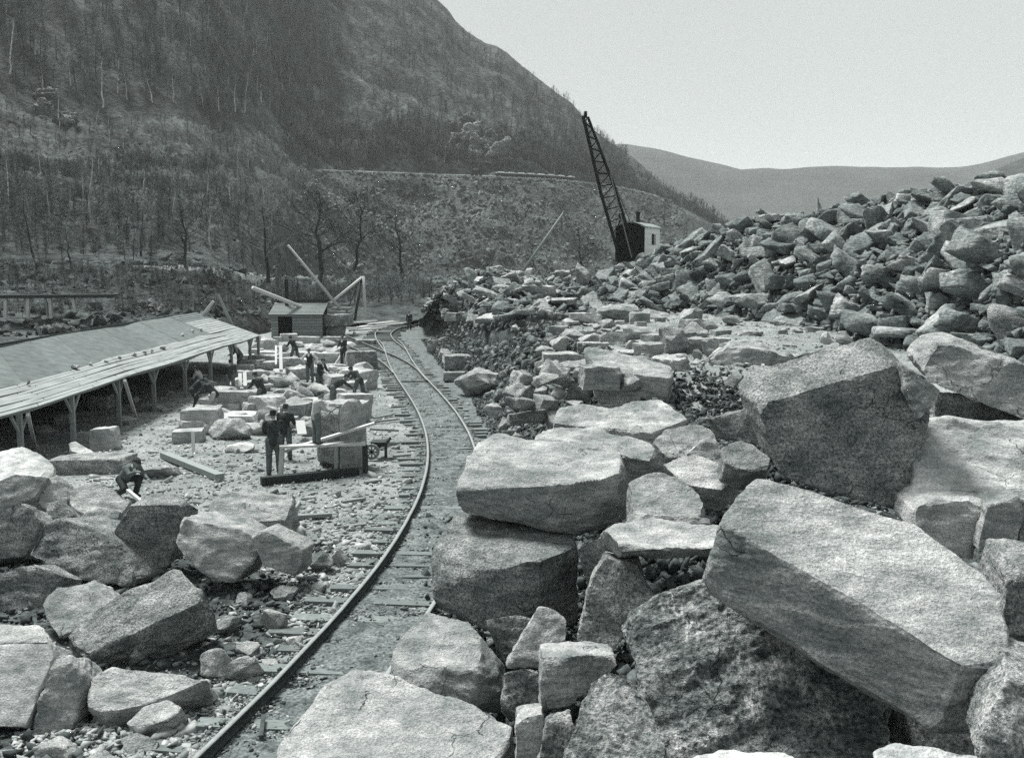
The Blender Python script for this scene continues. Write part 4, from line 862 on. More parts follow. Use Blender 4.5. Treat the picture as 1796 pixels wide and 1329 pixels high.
# ================= DRESSED BLOCKS IN THE YARD =================
YB = [(421,705,74,40,'light rectangular block with a timber leaning on its front',1,'rock_pale',0),(418,648,50,16,'wide pale block behind the group of bending workers',1,'rock_pale',.3),(459,633,50,22,'long dark-sided block across the middle of the yard',1,'rock',.1),(516,680,60,28,'dark rough block in the middle of the yard',0,'rock_dark',0),
 (540,686,46,38,'rounded dark block with a pale top beside the leaning worker',0,'rock',0),(631,634,54,36,'block with white top and black end beside the track points',1,'rock_dark',.35),(574,629,40,20,'low pale block in front of the standing dark-clad worker',1,'rock_pale',0),(548,612,44,20,'pale rounded block behind the waistcoated worker',0,'rock_pale',0),
 (586,580,36,24,'pale-edged square block below the derrick platform',1,'rock',0),(487,580,26,26,'pale rough block in front of the hut doorway',0,'rock_pale',0),(598,672,54,30,'pale slab tilted towards the track',1,'rock_pale',.5),(620,712,54,44,'big pale dressed slab with shadow under it',1,'rock_pale',.5),
 (327,765,56,24,'light slab on the chippings left of the folded boulder',1,'rock_pale',.1),(398,752,96,44,'irregular dark boulder with folded pale top in the middle of the yard',0,'rock',.1),(424,786,70,20,'flat pale slab in front of the folded boulder',0,'rock_pale',0),(402,733,94,14,'long pale slab behind the folded boulder',1,'rock_pale',0),
 (156,816,124,30,'long dark slab lying left of the yard',1,'rock_dark',.05),(278,827,90,28,'low grey mound of stone right of the long dark slab',0,'rock',0),(526,573,24,14,'small pale block behind the yard workers',1,'rock_pale',0),(560,583,30,16,'pale block under the derrick beam',0,'rock_pale',0),(462,595,20,16,'small rough block by the shed end',0,'rock_pale',0),
 (505,592,30,14,'pale flat block near the hut doorway',1,'rock_pale',.2),(540,596,40,12,'long pale block in the back row',1,'rock_pale',-.1),(520,618,30,12,'pale low block left of the standing dark-clad worker',0,'rock_pale',0),(612,652,48,16,'pale low block left of the black-ended block',1,'rock',.2),
 (497,652,60,14,'flat pale stones in the middle of the yard',0,'rock_pale',0),(590,612,26,14,'small block behind the standing dark-clad worker',0,'rock_pale',0),(365,672,30,18,'pale block beside the bending pair',0,'rock_pale',0),(448,618,26,14,'small pale block near the shed end',1,'rock_pale',0),
 (573,650,44,22,'pale tilted block left of the pale slab',0,'rock_pale',.4),(390,764,60,16,'shadowed stone under the folded boulder',0,'rock_dark',0),(508,740,30,22,'pale cut stone behind the capped worker',1,'rock_pale',0),(640,600,34,10,'low pale block near the siding',1,'rock',0),(460,664,30,18,'pale stone behind the bending worker',0,'rock_pale',0)]
for i, b_ in enumerate(YB): loose(b_[0], b_[1], b_[2], b_[3], 0, b_[4], b_[6], seed=120 + i, slab=bool(b_[5]), depth=.62 if b_[5] else .8, rot=b_[7], name='dressed_block' if b_[5] else 'stone', rough=.012 if b_[5] else .03)
blk([(146,797),(121,790),(118,776),(132,774),(160,790),(172,798)], 28.5, (0,-.5,1), (0,.3,-.3), 'pale bent boulder resting on the long dark slab', mat='rock_pale')
# dark block added for the tall slab's dark side face, then the slab
pts = [G(557,818,0), G(595,826,0)]; pts += [q + Vector((-.2, 1.5, 0)) for q in pts]; pts += [q + Vector((0, 0, 1.62)) for q in pts]
rock_from(pts, 'dark block added for the dark side of the tall slab, behind the staging planks', 'dressed block', 'rock_dark', rough=.016, name='dressed_block')
pB = G(597, 829, 0); pC = G(633, 820, 0); bk = Vector((.1, .55, 0)); hgt = 2.02
pts = [pB, pC, pB + bk, pC + bk]; pts += [pB + Vector((0, 0, 1.85)), pC + Vector((0, 0, 1.45)), pB.lerp(pC, .3) + Vector((0, 0, hgt)), pB.lerp(pC, .62) + Vector((0, 0, hgt*.97)), pB.lerp(pC, .88) + Vector((0, 0, hgt*.87))]; pts += [q + bk for q in pts[4:]]
rock_from(pts, 'tall dressed slab with rounded pale top standing at the end of the dark block', 'dressed block', 'rock_pale', rough=.006, name='dressed_block')
rs = random.Random(77); n = 0; tr__ = 0; LY = [(b_[0], b_[1]) for b_ in YB]
while n < 95 and tr__ < 4000:
    tr__ += 1; y = rs.uniform(580, 752); x = rs.uniform(470 - (y-580)*.85, 640 - abs(y-660)*.12)
    if any(abs(x-a) < 17 and abs(y-b) < 8 for a, b in LY): continue
    LY.append((x, y)); sc_ = (y - 468)/230; w_ = rs.uniform(26, 62)*sc_
    loose(x, y, w_, w_*rs.uniform(.35, .7), 0, ('small ' if w_ < 17 else 'medium ' if w_ < 32 else 'large ') + ('squared' if n % 3 == 0 else 'rough') + (' pale stone' if n % 4 else ' grey stone') + (' near the hut' if y < 605 else ' in front of the derrick' if y < 640 else ' among the middle workers' if y < 695 else ' behind the plank staging') + (', shed side of the yard' if x < 430 + (y - 580)*-.1 else ', middle of the yard' if x < 545 else ', track side of the yard'), 'rock_pale' if n % 4 else 'rock', .8, 700 + n, n % 3 == 0, rs.gauss(0, .6), group='loose stones among the yard blocks'); n += 1
# ---- planks and staging
def plank(a, b, w_, h_, lab, mat='timber', name='plank', cat='plank'):
    m_ = MB(); m_.bar(a, b, w_, h_); c = (Vector(a) + Vector(b))/2
    return tag(mesh_obj(name, m_.v, m_.f, M[mat], None, (c.x, c.y, min(a[2], b[2]))), lab, cat)
plank(G(288,797,.12), G(386,836,.1), .26, .16, 'thick timber lying on the chippings left of the workers', 'timber_mid')
plank(G(458,843,.1), G(628,826,.1), .22, .2, 'long dark beam lying on the ground in front of the workers', 'timber_dark', 'beam', 'beam')
plank(P(500,790,27.0), P(657,742,27.3), .26, .06, 'pale plank sloping up across the front of the tall block')
plank(P(490,783,26.6), P(640,778,27.2), .3, .06, 'level staging plank the pale-jacketed worker stands on')
plank(P(560,782,26.8), P(600,775,27.1), .28, .06, 'short plank lying on the staging plank')
plank(P(495,784,26.8), P(492,838,26.7), .12, .12, 'pale upright leg of the plank staging', 'timber', 'trestle_leg', 'trestle leg')
plank(P(640,780,27.3), P(641,828,27.2), .14, .14, 'dark trestle leg at the right end of the staging', 'timber_dark', 'trestle_leg', 'trestle leg')
plank(P(590,784,26.9), P(589,835,26.8), .1, .1, 'short leg under the middle of the staging', 'timber_mid', 'trestle_leg', 'trestle leg')
plank(P(338,758,30.4), P(340,800,30.0), .1, .1, 'pale stake standing in front of the light slab', 'timber', 'stake', 'stake')
plank(P(421,688,40), P(432,731,37.5), .14, .08, 'pale lath leaning against the light rectangular block', 'timber')
plank(P(652,753,31), P(696,755,32.2), .16, .06, 'short board projecting right of the tall block', 'timber_mid')
plank(P(526,738,33), P(530,762,32.2), .3, .05, 'pale short board leaning behind the capped worker', 'timber')
plank(P(421,655,45), P(421,677,44), .16, .06, 'left pale batten leaning on the wide pale block', 'timber')
plank(P(429,653,45), P(430,677,44), .16, .06, 'right pale batten leaning on the wide pale block', 'timber')
plank(P(484,607,52), P(484,640,50), .1, .1, 'left post of the small lifting frame in the yard', 'timber', 'post', 'post')
plank(P(492,608,51), P(493,650,49), .16, .16, 'right post of the small lifting frame in the yard', 'timber', 'post', 'post')
plank(G(602,924,.06), G(642,920,.06), .14, .08, 'short board on the chippings left of the rail', 'timber_mid'); plank(G(520,906,.06), G(582,902,.06), .14, .08, 'short board beside the broad flat boulder', 'timber_mid')
for i, (x0, y0, x1, y1) in enumerate([(655,733,688,727),(650,740,700,735),(690,800,720,797),(640,846,668,842),(688,690,705,688),(600,880,640,874),(660,780,700,776)]):
    plank(G(x0, y0, .05), G(x1, y1, .05), .12, .06, ['dark stick on the chippings beyond the tall block','split board lying beyond the tall block','broken board near the track bend','stick of timber in front of the long beam','short batten near the points','loose board on the chippings below the long beam','thin board between tall block and track'][i], 'timber_mid')
# wheel stood beside the tall block
wh = empty('handcart', tuple(G(652, 806, 0))); tag(wh, 'small handcart with a round wheel beside the tall block', 'handcart')
m_ = MB(); c = wh.location + Vector((0, 0, .24))
for i in range(16):
    a = 2*math.pi*i/16; b = 2*math.pi*(i+1)/16; m_.bar(c + Vector((.2*math.cos(a), 0, .2*math.sin(a))), c + Vector((.2*math.cos(b), 0, .2*math.sin(b))), .08, .08, (0, 1, 0))
for i in range(4): a = math.pi*i/4; m_.bar(c - Vector((.2*math.cos(a), 0, .2*math.sin(a))), c + Vector((.2*math.cos(a), 0, .2*math.sin(a))), .05, .05, (0, 1, 0))
build_wt(m_, 'wheel', M['timber_mid'], wh)
m_ = MB(); m_.bar(c + Vector((.1, .15, .05)), c + Vector((.5, .3, .3)), .08); m_.bar(c + Vector((.1, .55, .05)), c + Vector((.5, .7, .3)), .08); m_.box(c + Vector((.2, .4, .22)), (.5, .5, .08)); m_.bar(c + Vector((.4, .2, .2)), c + Vector((.4, .2, -.22)), .08)
build_wt(m_, 'frame', M['timber_dark'], wh)
# ================= HUT =================
Yh = 80; a = P(476, 592, Yh); b = P(566, 594, Yh); zb = 0; hut = empty('boarded_hut', ((a.x+b.x)/2, Yh + 1.5, 0)); tag(hut, 'weatherboarded hut with lean-to board roof and a dark doorway behind the yard', 'hut')
zt = P(500, 552, Yh).z; zr_ = P(500, 531, Yh + 2.2).z
n_ = 9
for k in range(n_):
    z0 = zt + (zr_ - zt)*k/n_; y0 = Yh - .25 + 2.45*k/n_; y1 = Yh - .25 + 2.45*(k+1.12)/n_; z1 = zt + (zr_ - zt)*(k+1.12)/n_
    m_ = MB(); m_.v = [(a.x-.15, y0, z0 + .05), (b.x+.1, y0, z0 + .05), (b.x+.1, y1, z1), (a.x-.15, y1, z1)]; m_.v += [(x, y, z - .045) for x, y, z in m_.v]; m_.f = [(0,1,2,3),(7,6,5,4),(0,4,5,1),(1,5,6,2),(2,6,7,3),(3,7,4,0)]
    build_wt(m_, 'roof_board', M['timber_mid'], hut)
dx0, dx1 = P(488, 580, Yh).x, P(513, 580, Yh).x
for k in range(8):
    z0 = zt*k/8; z1 = zt*(k+1)/8 - .03
    for x0, x1 in ((a.x, dx0), (dx1, b.x)):
        m_ = MB(); m_.box(((x0+x1)/2, Yh + .03*(k % 2)*.4, (z0+z1)/2), (x1 - x0, .05, z1 - z0)); build_wt(m_, 'wall_board', M['timber_mid'], hut)
m_ = MB(); m_.box(((a.x+b.x)/2, Yh + 2.2, zt/2 + .6), (b.x - a.x, .1, zt + 1.2)); m_.box((a.x + .05, Yh + 1.1, zt/2), (.06, 2.1, zt)); m_.box((b.x - .05, Yh + 1.1, zt/2), (.06, 2.1, zt)); build_wt(m_, 'back_wall', M['timber_dark'], hut)
m_ = MB(); m_.box(((dx0+dx1)/2, Yh + .02, zt - .08), (dx1 - dx0 + .3, .12, .12)); build_wt(m_, 'door_lintel', M['timber_mid'], hut)
m_ = MB(); m_.box(((dx0+dx1)/2, Yh + .3, zt/2 - .1), (dx1 - dx0, .05, zt - .2)); build_wt(m_, 'doorway_shade', M['black'], hut)  # flat black panel standing in for shade inside the open doorway
m_ = MB(); q = P(503, 530, Yh + 1.6); m_.tube((q.x, q.y, q.z - .6), (q.x, q.y, P(503, 490, Yh + 1.6).z), .16, .16, 8); build_wt(m_, 'stove_pipe', M['iron'], hut)
# ================= TIMBER DERRICK AND PLATFORM =================
Yd = 84
m_ = MB(); 
ob = blk([(560,552),(610,552),(612,572),(558,572)], 81, (0,-1,.05), (0,3,0), 'dark stone-built platform under the timber derrick', name='platform', cat='platform', mat='rock_dark', L=.4)
dr = empty('timber_derrick', tuple(P(600, 556, Yd))); tag(dr, 'timber derrick crane of crossed pale poles behind the yard', 'derrick')
def pole(par, n, a, b, r0, r1, mat): m_ = MB(); m_.tube(a, b, r0, r1, 8); return build_wt(m_, n, M[mat], par, True)
pole(dr, 'jib', P(443,505,78), P(566,553,83), .17, .15, 'timber'); pole(dr, 'mast', P(505,430,82), P(607,554,84), .09, .14, 'timber')
pole(dr, 'stay', P(580,531,84.5), P(634,487,87), .12, .12, 'timber'); pole(dr, 'leg', P(637,484,87), P(642,558,87), .12, .13, 'timber'); pole(dr, 'leg', P(634,487,87.2), P(622,562,86), .12, .12, 'timber_dark')
pole(dr, 'leg', P(632,487,87.2), P(606,553,90), .05, .05, 'timber_dark')
m_ = MB(); m_.box(P(584,548,83.5), (2.2, 1.6, .25)); m_.box(P(600,541,84.5), (1.6, 1.4, .2)); m_.bar(P(570,545,83), P(614,550,84), .2); build_wt(m_, 'winch_frame', M['timber_mid'], dr)
m_ = MB(); m_.tube(P(572,560,82), P(606,560,82), .35, .35, 10); build_wt(m_, 'winch_drum', M['iron'], dr)
m_ = MB(); m_.box(P(635,490,87.1), (.35, .3, .5)); build_wt(m_, 'head_block', M['iron'], dr)
rs = random.Random(9)
for i in range(16):
    x0 = rs.uniform(608, 660); y0 = rs.uniform(566, 584); ln = rs.uniform(30, 60); Y_ = rs.uniform(78, 92); z_ = rs.uniform(.1, .8)
    a = G(x0, y0, .12 + .1*(i % 4)); b = a + Vector((ln/F*a.y, rs.uniform(0, 5), rs.uniform(-.05, .15)))
    plank(a, b, .3, .12, 'sawn timber in the pale stack right of the derrick legs, ' + ('upper layer' if i % 4 > 1 else 'lower layer'), 'timber', 'plank')['group'] = 'sawn timbers stacked beside the derrick'
# ================= STEAM CRANE =================
Yc = 82; zg = P(1100, 458, Yc).z
cr_ = empty('steam_crane', tuple(P(1108, 458, Yc))); tag(cr_, 'steam crane with tall lattice jib and boxy cab behind the rock heap', 'crane')
fl = P(1079, 458, Yc); fr = P(1130, 458, Yc); zc = P(1100, 399, Yc).z; W = fr.x - fl.x; DL = 3.4; sk_ = .9
def sweep(prof, off, name, mat):
    m_ = MB(); n_ = len(prof); m_.v = list(prof) + [tuple(Vector(p) + Vector(off)) for p in prof]
    m_.f = [tuple(range(n_))[::-1], tuple(range(n_, 2*n_))] + [(i, (i+1) % n_, n_ + (i+1) % n_, n_ + i) for i in range(n_)]; return build_wt(m_, name, M[mat], cr_)
arc = [(fl.x + W*t, fl.y, zc + .38*math.sin(math.pi*t)) for t in np.linspace(0, 1, 11)]
off = Vector((1.75, DL, 0))
sweep([(fr.x, fr.y, zg)] + arc[::-1] + [(fl.x, fl.y, zg)], (0, .08, 0), 'front_wall', 'black')
sweep([(p[0]*1 + (p[0] - (fl.x+W/2))*.06, p[1] - .12, p[2] + .01) for p in arc] + [(p[0] + (p[0] - (fl.x+W/2))*.06, p[1] - .12, p[2] + .09) for p in arc[::-1]], off*1.06, 'roof', 'timber_mid')
# side wall facing right, white boards
for k in range(6):
    z0 = zg + (zc - zg)*k/6; z1 = zg + (zc - zg)*(k+1)/6 - .02
    segs = [(0, 1)] if k not in (3, 4) else [(0, .45), (.72, 1)]
    for t0, t1 in segs:
        p0 = Vector((fr.x, fr.y + .08, 0)) + off*t0; p1 = Vector((fr.x, fr.y + .08, 0)) + off*t1; m_ = MB(); m_.bar(Vector((p0.x, p0.y, (z0+z1)/2)), Vector((p1.x, p1.y, (z0+z1)/2)), .05, z1 - z0); build_wt(m_, 'side_board', M['white_paint'], cr_)
p0 = Vector((fr.x - .15, fr.y, 0)) + off*.45; p1 = Vector((fr.x - .15, fr.y, 0)) + off*.72; zz = zg + (zc-zg)*.66
m_ = MB(); m_.bar(Vector((p0.x, p0.y, zz)), Vector((p1.x, p1.y, zz)), .03, (zc-zg)/3); build_wt(m_, 'window', M['black'], cr_)
m_ = MB(); m_.bar(Vector((fl.x + .05, fl.y + .1, (zg+zc)/2)), Vector((fl.x + .05, fl.y + .1, (zg+zc)/2)) + off, .05, zc - zg); build_wt(m_, 'side_wall', M['black'], cr_)
q = Vector((fr.x - .3, fr.y + 2.2, 0)); m_ = MB(); m_.tube((q.x, q.y, zc), (q.x, q.y, zc + 1.35), .17, .17, 10); m_.tube((q.x, q.y, zc + 1.25), (q.x, q.y, zc + 1.4), .22, .22, 10); build_wt(m_, 'chimney', M['iron'], cr_)
m_ = MB(); m_.box(((fl.x+fr.x)/2 + .5, fl.y + 1.6, zg - .15), (W + .6, DL + .4, .35)); build_wt(m_, 'carriage', M['iron'], cr_)
for e in (-1, 1):
    for k in (0, 1):
        m_ = MB(); c = Vector(((fl.x+fr.x)/2 + .5 + e*1.1, fl.y + .6 + 2.2*k, zg - .55)); m_.tube(c - Vector((.08, 0, 0)), c + Vector((.08, 0, 0)), .4, .4, 14); build_wt(m_, 'wheel', M['iron'], cr_)
# jib
foot = [P(1083, 440, Yc - .8), P(1106, 415, Yc - .8)]; tip = P(1027, 203, Yc - 5)
ft4 = [foot[0], foot[1], foot[0] + Vector((.1, 1.0, 0)), foot[1] + Vector((.1, 1.0, 0))]
tp4 = [tip + Vector(v) for v in ((-.18, 0, 0), (.2, 0, -.1), (-.18, .35, 0), (.2, .35, -.1))]
for i in range(4):
    m_ = MB(); mid = ft4[i].lerp(tp4[i], .45) + Vector(((-.14, .14)[i % 2], 0, 0)); r_ = .085 if i % 2 == 0 else .06
    m_.bar(ft4[i], mid, r_*2.0); m_.bar(mid, tp4[i], r_*2.0); build_wt(m_, 'jib_chord', M['iron'], cr_)
def jp(i, t):
    mid = ft4[i].lerp(tp4[i], .45) + Vector(((-.14, .14)[i % 2], 0, 0)); return ft4[i].lerp(mid, t/.45) if t < .45 else mid.lerp(tp4[i], (t - .45)/.55)
NL = 22
for k in range(NL):
    t0, t1 = k/NL, (k+1)/NL
    for (i, j) in ((0, 1), (2, 3), (0, 2), (1, 3)):
        m_ = MB(); a_, b_ = (i, j) if k % 2 else (j, i); m_.bar(jp(a_, t0), jp(b_, t1), .05, .05); build_wt(m_, 'lattice_bar', M['iron'], cr_)
m_ = MB(); m_.tube(tip + Vector((-.1, .15, .1)), tip + Vector((.12, .15, .1)), .26, .26, 14); build_wt(m_, 'head_pulley', M['iron'], cr_)
for e, (bx, by) in ((0, (1100, 396)), (1, (1108, 396))):
    m_ = MB(); m_.tube(tip + Vector((.1, .1 + .2*e, 0)), P(bx, by, Yc + 1.5), .03, .03, 5); build_wt(m_, 'stay_rope', M['iron'], cr_)
m_ = MB(); m_.tube(tip.lerp(foot[1], .45) + Vector((.25, 0, 0)), P(1108, 452, Yc - 1.3), .06, .06, 6); build_wt(m_, 'hoist_rod', M['timber_mid'], cr_)
m_ = MB(); m_.tube(P(1125, 400, Yc - .3), P(1111, 452, Yc - .8), .03, .03, 5); build_wt(m_, 'control_rod', M['iron'], cr_)
m_ = MB(); m_.box(P(1090, 378, Yc - .5), (.5, .4, .3)); m_.bar(P(1090, 378, Yc - .5), P(1083, 398, Yc), .06); m_.bar(P(1090, 378, Yc - .5), P(1098, 398, Yc), .06); build_wt(m_, 'guide_frame', M['iron'], cr_)
# pole standing on the low heap
pl_ = empty('leaning_pole', tuple(P(917, 476, 66))); tag(pl_, 'long pale pole leaning from the low heap left of the crane', 'pole')
pole(pl_, 'shaft', P(917, 476, 66), P(988, 374, 66), .10, .07, 'timber_mid')
# ================= TRESTLE, FENCE, PATH POSTS AT LEFT =================
def hz(u, k): return Vector(hill_at(u, k))
tr_ = empty('timber_trestle', tuple(P(80, 556, 68))); tag(tr_, 'timber trestle carrying a ledge above the long shed', 'trestle')
for x, y0, y1, e in ((10,523,556,0),(50,523,558,-1),(88,523,558,2),(128,521,548,4),(165,520,530,0),(-40,524,556,0)):
    m_ = MB(); m_.bar(P(x + e, y1, 67), P(x, y0, 67), .2, .2); build_wt(m_, 'post', M['timber'], tr_)
m_ = MB(); m_.bar(P(80,523,67), P(84,556,67.3), .1); build_wt(m_, 'brace', M['timber_mid'], tr_)
m_ = MB(); m_.bar(P(-60,521,66.9), P(200,519,66.9), .25, .22); build_wt(m_, 'beam', M['timber_dark'], tr_)
m_ = MB(); m_.bar(P(-60,519,68.2), P(200,517,68.2), 2.2, .08); build_wt(m_, 'deck', M['timber_dark'], tr_)
fe = empty('rail_fence', tuple(hz(200, 2.2))); tag(fe, 'thin post and rail fence along the terrace path above the shed', 'fence')
prev = None
for u in np.arange(-60, 480, 26):
    p = hz(u, 2.12); t_ = p + Vector((0, 0, 1.0)); m_ = MB(); m_.bar(p - Vector((0, 0, .3)), t_, .09); build_wt(m_, 'post', M['timber_mid'], fe)
    if prev is not None:
        for dz in (.9, .5): m_ = MB(); m_.bar(prev + Vector((0, 0, dz)), p + Vector((0, 0, dz)), .05); build_wt(m_, 'rail', M['timber_mid'], fe)
    prev = p
for i, (a, b, Y_, m__, lab) in enumerate([((408,573),(383,516),60,'timber_mid','thin pole leaning at the far end of the shed'),((353,556),(374,528),60,'timber','pale forked stump at the far end of the shed'),((62,566),(75,596),64,'timber_mid','slanting prop on the bank above the near shed roof'),((30,478),(68,496),88,'timber','pale stick lying on the bank below the fence')]):
    m_ = MB(); m_.tube(P(*a, Y_), P(*b, Y_), .12, .09, 7); tag(m_.build('pole', M[m__]), lab, 'pole')
# ================= TRAIN ON THE HILLSIDE LINE =================
rail_l = empty('hillside_railway', tuple(hz(760, 4.5))); tag(rail_l, 'railway line on the ledge across the hillside above the scree', 'railway track')
lineL = np.array([tuple(hz(u, 4.45)) for u in np.arange(548, 1185, 8)]); lineL[:, 2] = np.convolve(np.pad(lineL[:, 2], 4, 'edge'), np.ones(9)/9, 'valid')
for off_ in (-.72, .72):
    m_ = MB(); 
    for i in range(len(lineL)-1): a = Vector(lineL[i]) + Vector((0, off_, .25)); b = Vector(lineL[i+1]) + Vector((0, off_, .25)); m_.bar(a, b, .15, .2)
    build_wt(m_, 'rail', M['rail'], rail_l)
m_ = MB()
for i in range(len(lineL)-1): m_.bar(Vector(lineL[i]) + Vector((0, -1.5, -.3)), Vector(lineL[i+1]) + Vector((0, -1.5, -.3)), 2.2, 1.0)
build_wt(m_, 'stone_edging', M['chip'], rail_l)
def wagon(u, k):
    i = (u - 548)/8; i0 = int(i); p = Vector(lineL[i0]).lerp(Vector(lineL[i0+1]), i - i0) + Vector((0, 0, .35)); d = Vector(lineL[i0+1]) - Vector(lineL[i0]); rz = math.atan2(d.y, d.x)
    e = empty('wagon', tuple(p), rz); L_ = 4.6
    nm = ['first', 'second', 'third', 'fourth', 'fifth', 'sixth', 'seventh', 'eighth', 'ninth', 'tenth'][k]
    tag(e, '%s open wagon with pale load, counted from the left of the hillside train' % nm, 'wagon', 'open wagons of the train on the hillside')
    m_ = MB(); m_.box((0, 0, 1.0), (L_, 2.2, .9)); m_.build('body', M['iron'], e)
    m_ = MB(); m_.box((0, 0, 1.6), (L_*.9, 1.9, .5)); m_.box((.3, 0, 1.95), (L_*.5, 1.5, .3)); m_.build('load', M['wagonload'], e)
    for s_ in (-1.3, 1.3):
        for t_ in (-.8, .8): m_ = MB(); m_.tube((s_, t_ - .06, .42), (s_, t_ + .06, .42), .42, .42, 10); m_.build('wheel', M['iron'], e)
for k in range(8): wagon(878 + k*17.5, k)
i = (843 - 548)/8; p = Vector(lineL[int(i)]) + Vector((0, 0, .35)); d = Vector(lineL[int(i)+3]) - Vector(lineL[int(i)]); lo = empty('locomotive', tuple(p), math.atan2(d.y, d.x)); tag(lo, 'small dark steam locomotive at the left end of the hillside train', 'locomotive')
m_ = MB(); m_.tube((-2.6, 0, 1.9), (1.2, 0, 1.9), .7, .7, 12); m_.build('boiler', M['iron'], lo); m_ = MB(); m_.box((2.1, 0, 1.9), (1.8, 2.1, 2.0)); m_.box((2.1, 0, 2.95), (2.2, 2.4, .1)); m_.build('cab', M['iron'], lo)
m_ = MB(); m_.tube((-2.1, 0, 2.5), (-2.1, 0, 3.4), .2, .28, 8); m_.build('chimney', M['iron'], lo); m_ = MB(); m_.box((0, 0, 1.0), (6.6, 2.2, .35)); m_.build('frame', M['iron'], lo)
for s_ in (-1.9, 0, 1.9):
    for t_ in (-.8, .8): m_ = MB(); m_.tube((s_, t_ - .06, .5), (s_, t_ + .06, .5), .5, .5, 12); m_.build('wheel', M['iron'], lo)
